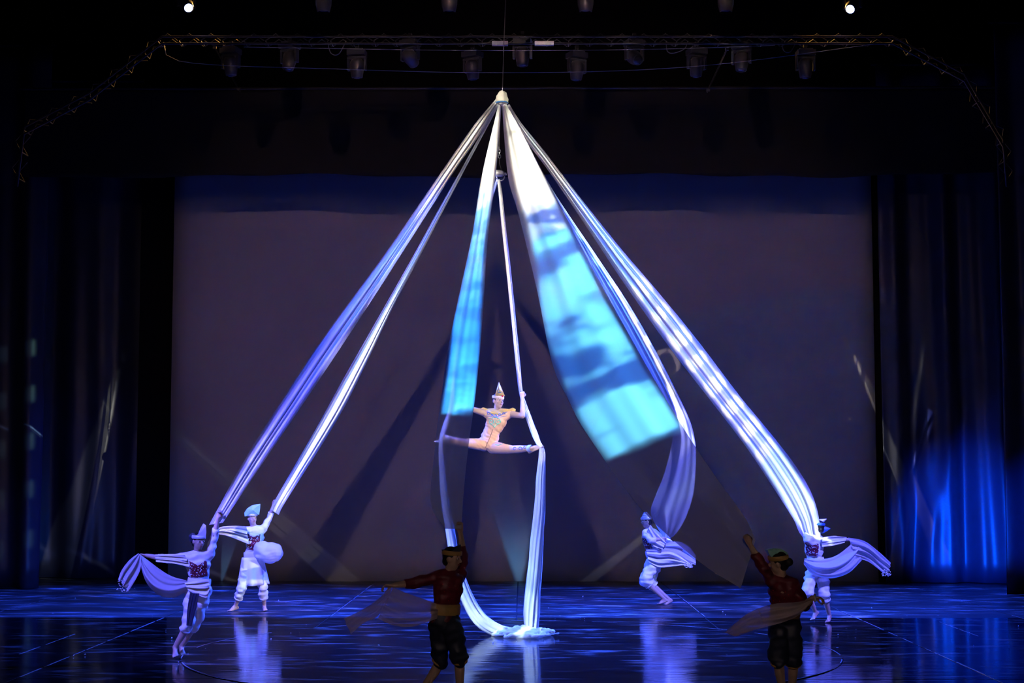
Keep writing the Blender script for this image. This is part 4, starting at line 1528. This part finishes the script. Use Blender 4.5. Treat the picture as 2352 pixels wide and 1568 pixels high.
veil(root, 'hip_wrap', g_([(1484, 1262), (1510, 1262), (1540, 1262), (1565, 1278), (1592, 1300)], 28.86, 0.05), g_([(1490, 1290), (1515, 1302), (1548, 1300), (1572, 1298), (1590, 1304)], 28.84, 0.05), M_COTTON, 5, 2.5, 0.05)
veil(root, 'cape', g_([(1530, 1247), (1560, 1243), (1585, 1258), (1598, 1275)], 29.15), g_([(1525, 1262), (1552, 1272), (1575, 1288), (1598, 1297)], 29.05), M_VEIL, 6, 1.6, 0.05)
veil(root, 'shoulder_drape', g_([(1494, 1205), (1510, 1225), (1530, 1245)], 28.85), g_([(1484, 1222), (1496, 1250), (1522, 1262)], 28.83), M_COTTON, 7, 1.5, 0.04)
mb = MB()
rnd = random.Random(9)
for k in range(30):
    p = P(1572 + 24 * rnd.random(), 1294 + 10 * rnd.random(), 28.87)
    mb.ell(p, (V((0.009, 0, 0)), V((0, 0.009, 0)), V((0, 0, 0.009))), 6, 4)
mb.build('cape_beads', M_SEQ, root, True)['kind'] = 'stuff'

# D: right, cape streaming to the right
J = joints(25.6, dict(
    pelvis=(1876, 1309, 0), waist=(1871, 1282, 0), chest=(1870, 1255, 0), neck=(1874, 1230, 0), head=(1880, 1211, 0.0),
    shL=(1855, 1240, -0.10), elL=(1848, 1212, 0.10), wrL=(1858, 1184, 0.10),
    shR=(1890, 1240, 0.08), elR=(1920, 1238, 0.06), wrR=(1952, 1239, 0.0),
    hipL=(1865, 1316, -0.05), knL=(1855, 1361, -0.28), anL=(1873, 1405, -0.05), toeL=(1863, 1418, -0.12),
    hipR=(1887, 1316, 0.05), knR=(1894, 1368, -0.10), anR=(1905, 1413, 0.06), toeR=(1899, 1424, -0.06)))
lens('D', J)
cfg = dict(s=0.95, vox=0.013, front=V((-0.5, -0.85, 0)), hu=V((0.1, 0, 1)), hf=V((-0.8, 0.55, 0.1)), group=DG,
           handL=(V((0.1, 0.1, 1)), V((0, -1, 0)), -1, 1.0), handR=(V((1, 0, -0.1)), V((0, -0.5, -1)), 1, 0.7), fupL=V((0, 0, 1)), fupR=V((0, 0, 1)))
root, torso, (hr, hf, hu), c3, p3 = human('person', 'dancer at right whose pleated cape streams out towards the right curtain', J, cfg)
costume(root, torso, J, 0.95, *p3, *c3, M_COTTON, M_COTTON, M_COTTON, 1.2, seed=41, baggy=1.05)
h = J['head']
crown_band(root, h, hr, hf, hu, M_BLUECROWN)
q = lambda a, b: P(a, b, 25.62)
fin(root, 'crown_crest', None, [q(1876, 1200), q(1880, 1192), q(1898, 1191), q(1890, 1200), q(1884, 1206)], V((0.2, -1, 0)).normalized(), 0.02, M_WHITECROWN, 0.015)
fin(root, 'crown_horn', None, [q(1884, 1207), q(1896, 1209), q(1907, 1213), q(1902, 1217), q(1892, 1223), q(1885, 1226)], V((0.2, -1, 0)).normalized(), 0.02, M_BLUECROWN, 0.015)
veil(root, 'cape', g_([(1848, 1282), (1880, 1284), (1915, 1278), (1945, 1258), (1966, 1238)], 25.34, 0.2), g_([(1846, 1296), (1866, 1318), (1905, 1328), (1948, 1316), (1982, 1284)], 25.30, 0.2), M_VEIL, 8, 2.2, 0.05, 0.15)
veil(root, 'cape_tail', g_([(1948, 1234), (1985, 1242), (2020, 1268), (2046, 1292)], 25.5), g_([(1966, 1280), (1995, 1290), (2022, 1310), (2040, 1322)], 25.48), M_VEIL, 9, 3.2, 0.05)
veil(root, 'sleeve_drape', g_([(1888, 1234), (1915, 1231), (1945, 1233)], 25.45), g_([(1888, 1256), (1915, 1252), (1940, 1246)], 25.44), M_COTTON, 10, 1.5, 0.03)
mb = MB()
rnd = random.Random(13)
for k in range(36):
    p = P(2024 + 22 * rnd.random(), 1306 + 18 * rnd.random(), 25.45)
    mb.ell(p, (V((0.009, 0, 0)), V((0, 0.009, 0)), V((0, 0, 0.009))), 6, 4)
mb.build('cape_beads', M_SEQ, root, True)['kind'] = 'stuff'

# E: shadowed dancer at the front, left of the heap
J = joints(16.0, dict(
    pelvis=(1022, 1424, 0), waist=(1024, 1390, 0), chest=(1030, 1348, -0.03), neck=(1033, 1310, -0.05), head=(1037, 1282, -0.07),
    shL=(1004, 1324, -0.06), elL=(950, 1338, -0.12), wrL=(904, 1344, -0.2),
    shR=(1057, 1324, 0.05), elR=(1064, 1272, 0.14), wrR=(1057, 1222, 0.08),
    hipL=(1008, 1436, 0.02), knL=(1012, 1515, 0.1), anL=(966, 1590, 0.18), toeL=(958, 1616, 0.06),
    hipR=(1040, 1436, -0.03), knR=(1055, 1510, -0.26), anR=(1056, 1592, -0.10), toeR=(1076, 1612, -0.16)))
lens('E', J)
cfg = dict(s=0.97, vox=0.011, front=V((0.45, -0.9, 0)), hu=V((0.08, -0.05, 1)), hf=V((0.95, -0.3, -0.05)), group=DG,
           handL=(V((-1, -0.1, 0.0)), V((0, -0.3, -1)), -1, 0.7), handR=(V((-0.05, 0.0, 1)), V((0, 1, 0)), 1, 1.0), fupL=V((0, 0, 1)), fupR=V((0, 0, 1)), skin=M_SKIN)
root, torso, (hr, hf, hu), c3, p3 = human('person', 'shadowed dancer in wine red top and dark knee trousers before the heap of silk', J, cfg)
costume(root, torso, J, 0.97, *p3, *c3, M_BODICE, M_NAVY, M_SASH, 1.08, seed=51, baggy=1.05)
h = J['head']
crown_band(root, h, hr, hf, hu, M_SASH)
q = lambda a, b: P(a, b, 15.94)
fin(root, 'crown_crest', None, [q(1014, 1262), q(1030, 1260), q(1044, 1256), q(1058, 1250), q(1056, 1268), q(1050, 1276), q(1022, 1276), q(1018, 1270)], V((0.1, -1, 0)).normalized(), 0.05, M_NAVY, 0.03)
veil(root, 'cape', g_([(903, 1349), (940, 1364), (975, 1376), (1008, 1388)], 15.8, 0.1), g_([(868, 1420), (905, 1436), (950, 1438), (1004, 1420)], 15.74, 0.1), M_VEILD, 11, 1.5, 0.03, 0.1)
veil(root, 'cape_tail', g_([(900, 1347), (865, 1378), (832, 1400), (790, 1420)], 15.8), g_([(890, 1380), (868, 1414), (836, 1430), (806, 1456)], 15.78), M_VEILD, 12, 1.5, 0.03)

# F: shadowed dancer at the front right, bending
J = joints(16.0, dict(
    pelvis=(1802, 1428, 0.05), waist=(1804, 1394, 0), chest=(1800, 1357, -0.05), neck=(1796, 1322, -0.09), head=(1789, 1292, -0.12),
    shL=(1772, 1336, -0.1), elL=(1745, 1290, -0.05), wrL=(1722, 1250, 0.0),
    shR=(1825, 1346, -0.05), elR=(1848, 1392, -0.2), wrR=(1866, 1372, -0.40),
    hipL=(1788, 1440, 0.05), knL=(1787, 1514, -0.2), anL=(1798, 1592, 0.0), toeL=(1785, 1615, -0.08),
    hipR=(1817, 1440, 0.05), knR=(1822, 1516, -0.12), anR=(1818, 1592, 0.12), toeR=(1826, 1612, 0.0)))
lens('F', J)
cfg = dict(s=0.97, vox=0.011, front=V((-0.4, -0.9, 0)), hu=V((-0.15, -0.15, 1)), hf=V((-0.9, 0.3, -0.05)), group=DG, bun=True,
           handL=(V((-0.4, 0.0, 1)), V((0, 1, 0)), -1, 1.0), handR=(V((1, -0.4, 0.0)), V((0, -0.3, -1)), 1, 0.7), fupL=V((0, 0, 1)), fupR=V((0, 0, 1)), skin=M_SKIN)
root, torso, (hr, hf, hu), c3, p3 = human('person', 'shadowed dancer in wine red top at front right holding a tan cape across the waist', J, cfg)
costume(root, torso, J, 0.97, *p3, *c3, M_BODICE, M_NAVY, M_SASH, 1.08, seed=61, baggy=1.05)
h = J['head']
crown_band(root, h, hr, hf, hu, M_SASH)
q = lambda a, b: P(a, b, 15.9)
fin(root, 'crown_crest', None, [q(1764, 1272), q(1760, 1262), q(1774, 1258), q(1792, 1260), q(1806, 1268), q(1808, 1280), q(1790, 1280), q(1772, 1282)], V((0.1, -1, 0)).normalized(), 0.05, M_TEAL, 0.03)
veil(root, 'cape', g_([(1868, 1374), (1830, 1382), (1780, 1386), (1740, 1397)], 15.55, 0.15), g_([(1866, 1380), (1838, 1410), (1800, 1428), (1756, 1440)], 15.52, 0.15), M_VEILD, 13, 1.4, 0.03, 0.08)
veil(root, 'cape_tail', g_([(1742, 1396), (1712, 1412), (1690, 1430), (1664, 1452)], 15.7), g_([(1758, 1440), (1734, 1446), (1712, 1454), (1690, 1462)], 15.68), M_VEILD, 14, 1.4, 0.03)
mb = MB()
c = J['wrR'] + V((0.02, -0.02, 0))
mb.tube([c + V((0, 0.034 * math.cos(a), 0.034 * math.sin(a))) for a in [2 * math.pi * k / 16 for k in range(17)]], 0.009, 6)
mb.build('bracelet', M_SEQ, root, True)


# ------------------------------------------------------------------ the rig
YR = 26.0
tr = thing('lighting_truss', P(1215, 95, YR), 'long arched lighting truss above the stage with sloping ends', 'truss')
SP = [(40, 420), (55, 300), (205, 222), (372, 92), (2050, 92), (2215, 178), (2305, 330), (2312, 420)]
for dz, dy in ((0.06, -0.18), (-0.06, -0.18), (0.06, 0.18), (-0.06, 0.18)):
    mb = MB()
    mb.tube([P(x, y, YR + dy) + V((0, 0, dz)) for x, y in SP], 0.018, 8)
    mb.build('chord', M_TRUSS, tr, True)
brace_m = MB()
brace_m.tube([(-0.17, -0.18, -0.06), (0.0, -0.18, 0.06), (0.17, -0.18, -0.06)], 0.009, 6)
brace_m.tube([(-0.17, 0.18, -0.06), (0.0, 0.18, 0.06), (0.17, 0.18, -0.06)], 0.009, 6)
brace_m.tube([(-0.17, -0.18, -0.06), (-0.17, 0.18, -0.06)], 0.009, 6)
bme = brace_m.mesh('brace')
for k in range(34):
    c = P(390 + k * 49.4, 92, YR)
    o = link('brace', bme, M_TRUSS)
    o.location = c
    o.parent = tr
    o.matrix_parent_inverse = tr.matrix_world.inverted()
for (a, b) in ((0, 1), (1, 2), (2, 3), (4, 5), (5, 6), (6, 7)):
    n = max(2, int(math.hypot(SP[a][0] - SP[b][0], SP[a][1] - SP[b][1]) / 45))
    for k in range(n):
        t = (k + 0.5) / n
        c = P(SP[a][0] + (SP[b][0] - SP[a][0]) * t, SP[a][1] + (SP[b][1] - SP[a][1]) * t, YR)
        o = link('brace', bme, M_TRUSS)
        o.location = c
        d = P(*SP[b], YR) - P(*SP[a], YR)
        o.rotation_euler = (0, -math.atan2(d.z, d.x), 0)
        o.parent = tr
        o.matrix_parent_inverse = tr.matrix_world.inverted()
for (x0, x1, y) in ((1130, 1167, 100), (1228, 1272, 100)):
    mb = MB()
    mb.box((P(x0, y, YR - 0.22) + P(x1, y, YR - 0.22)) / 2, ((x1 - x0) / 2 / F * YR, 0.03, 0.035))
    mb.build('cable_tray', mat('tray_alloy', (0.6, 0.6, 0.65), 0.3, 0.7), tr)


def rot(rx, rz):
    return Matrix.Rotation(rz, 3, 'Z') @ Matrix.Rotation(rx, 3, 'X')


def moving_head(px, py, Y, pan, tilt, label, sc=1.0, lit=False, group='moving heads on the arched truss'):
    """base box under the truss, U-shaped yoke, egg-shaped head with a lens"""
    top = P(px, py - 36 * sc, Y)
    c = P(px, py, Y)
    t = thing('moving_head', c, label, 'stage light', group)
    k = 0.0072 * sc
    mb = MB()
    mb.box(top + V((0, 0, -0.03)), (0.15 * sc, 0.12 * sc, 0.045 * sc), rot(0, pan))
    mb.box(top + V((0, 0, 0.025 * sc)), (0.11 * sc, 0.09 * sc, 0.018 * sc), rot(0, pan))
    mb.build('base', M_FIXT, t)
    mb = MB()
    mb.tube([top + V((0, 0, 0.03)), top + V((0, 0, 0.10))], 0.014, 6)
    mb.box(top + V((0, 0, 0.11)), (0.03, 0.05, 0.03))
    mb.build('clamp', M_BLKMETAL, t)
    R = rot(0, pan)
    mb = MB()
    for sg in (-1, 1):
        mb.box(c + R @ V((sg * 0.145 * sc, 0, 0.06 * sc)), (0.018 * sc, 0.045 * sc, 0.11 * sc), R)
    mb.box(c + R @ V((0, 0, 0.165 * sc)), (0.162 * sc, 0.05 * sc, 0.016 * sc), R)
    mb.build('yoke', M_FIXT, t)
    R = rot(tilt, pan)
    mb = MB()
    rings = []
    for zz, rr in ((0.15, 0.05), (0.14, 0.085), (0.09, 0.115), (0, 0.122), (-0.1, 0.105), (-0.165, 0.095), (-0.175, 0.085)):
        rings.append([c + R @ V((rr * sc * math.cos(a), rr * sc * math.sin(a), zz * sc)) for a in [2 * math.pi * i / 20 for i in range(20)]])
    mb.loft(rings)
    hd = mb.build('head', M_FIXT, t, True)
    mb = MB()
    rings = []
    for zz, rr in ((-0.170, 0.078), (-0.185, 0.07), (-0.196, 0.045), (-0.2, 0.01)):
        rings.append([c + R @ V((rr * sc * math.cos(a), rr * sc * math.sin(a), zz * sc)) for a in [2 * math.pi * i / 20 for i in range(20)]])
    mb.loft(rings)
    mb.build('lens', M_LIT if lit else M_GLASS, hd, True)
    return t


rnd = random.Random(4)
mh = [(530, 150, 'hanging first from the left'), (665, 138, 'hanging second from the left'), (820, 155, 'hanging third from the left'), (942, 132, 'hanging fourth from the left, tilted sideways'),
      (1085, 158, 'hanging just left of the streamers’ wire'), (1200, 128, 'hanging just right of the streamers’ wire'), (1325, 160, 'hanging fifth from the right'),
      (1457, 132, 'hanging fourth from the right, tilted sideways'), (1600, 152, 'hanging third from the right'), (1703, 140, 'hanging second from the right'), (1850, 155, 'hanging first from the right')]
for i, (x, y, l) in enumerate(mh):
    tilt = (0.15, -0.25, 0.1, 1.1, 0.2, 0.0, 0.15, -1.1, 0.2, -0.2, 0.1)[i]
    moving_head(x, y, YR, rnd.uniform(-0.6, 0.6), tilt, 'black moving head ' + l.replace('’', "'") + ' of the truss row')
moving_head(428, 10, YR - 0.2, 0.5, -0.95, 'moving head with a glowing blue-white lens at upper left', 0.95, True, 'lit moving heads above the truss')
moving_head(1958, 13, YR - 0.2, -0.5, -0.95, 'moving head with a glowing blue-white lens at upper right', 0.95, True, 'lit moving heads above the truss')
# hanging-down ladder bars
for (a, b, l) in (((490, 104), (552, 210), 'slanting steel brace bar hanging from the truss at left'), ((1672, 108), (1624, 212), 'slanting steel brace bar hanging from the truss at right')):
    mb = MB()
    pa, pb = P(*a, YR), P(*b, YR)
    mb.tube([pa, pb], 0.014, 6)
    for t in (0.05, 0.95):
        mb.box(pa.lerp(pb, t), (0.03, 0.02, 0.02))
    tag(mb.build('brace_bar', M_TRUSS), l, 'bar')
# par cans over the frame's upper edge
pg = thing('lighting_batten', P(1205, -70, 24.0), 'lighting pipe above the row of downlights', 'pipe')
mb = MB()
mb.tube([P(640, -70, 24), P(1760, -70, 24)], 0.025, 8)
mb.build('pipe', M_BLKMETAL, pg, True)
for k, (x, l) in enumerate(((743, 'leftmost downlight at the top edge of the picture'), (1032, 'downlight at the top edge left of the flying wire'), (1345, 'downlight at the top edge right of the flying wire'), (1667, 'rightmost downlight at the top edge of the picture'))):
    c = P(x, 28, 24.0)
    t = thing('downlight', c, l, 'stage light', 'downlights on the upper pipe')
    mb = MB()
    rings = []
    for zz, rr in ((0.0, 0.085), (0.01, 0.10), (0.12, 0.125), (0.30, 0.13), (0.42, 0.10), (0.46, 0.04)):
        rings.append([c + V((rr * math.cos(a), rr * math.sin(a), zz)) for a in [2 * math.pi * i / 24 for i in range(24)]])
    mb.loft(rings, cap=False)
    mb.build('can', M_FIXT, t, True)
    mb = MB()
    mb.ell(c + V((0, 0, 0.03)), (V((0.09, 0, 0)), V((0, 0.09, 0)), V((0, 0, 0.02))), 20, 6)
    mb.build('lens', M_GLASS, t, True)
    mb = MB()
    mb.tube([c + V((-0.135, 0, 0.25)), c + V((-0.135, 0, 0.52)), c + V((0.135, 0, 0.52)), c + V((0.135, 0, 0.25))], 0.012, 6)
    mb.tube([c + V((0, 0, 0.52)), V((c.x, 24.0, P(x, -70, 24).z))], 0.012, 6)
    mb.build('bracket', M_BLKMETAL, t, True)
# cables
mb = MB()
mb.tube(crom([P(376, 96, 25.83), P(420, 142, 25.75), P(760, 158, 25.7), P(1180, 167, 25.7), P(1600, 152, 25.7), P(2050, 96, 25.83)], 50), 0.005, 6)
tag(mb.build('sagging_cable', M_WIRE), 'thin cable sagging in one long curve below the moving heads', 'cable')
mb = MB()
mb.tube(crom([P(560, 108, 25.75), P(1100, 116, 25.75), P(1500, 113, 25.75), P(1780, 104, 25.75)], 40), 0.005, 6)
tag(mb.build('straight_cable', M_WIRE), 'thin straight cable running just below the truss', 'cable')
for (pts, l) in (([(470, 96), (500, 106), (545, 100), (560, 88)], 'loop of cable below the left end of the truss'),
                 ([(752, 100), (760, 122), (778, 124), (795, 112)], 'loop of cable left of the third moving head'),
                 ([(1530, 98), (1533, 118), (1548, 122), (1572, 112), (1580, 100)], 'loop of cable left of the third moving head from the right'),
                 ([(1796, 100), (1800, 116), (1815, 119), (1830, 106)], 'loop of cable left of the rightmost moving head')):
    mb = MB()
    mb.tube(crom([P(x, y if 0 < i < len(pts) - 1 else 94, 25.82 if 0 < i < len(pts) - 1 else 25.84) for i, (x, y) in enumerate(pts)], 24), 0.007, 6)
    tag(mb.build('cable_loop', M_CABLE), l, 'cable')
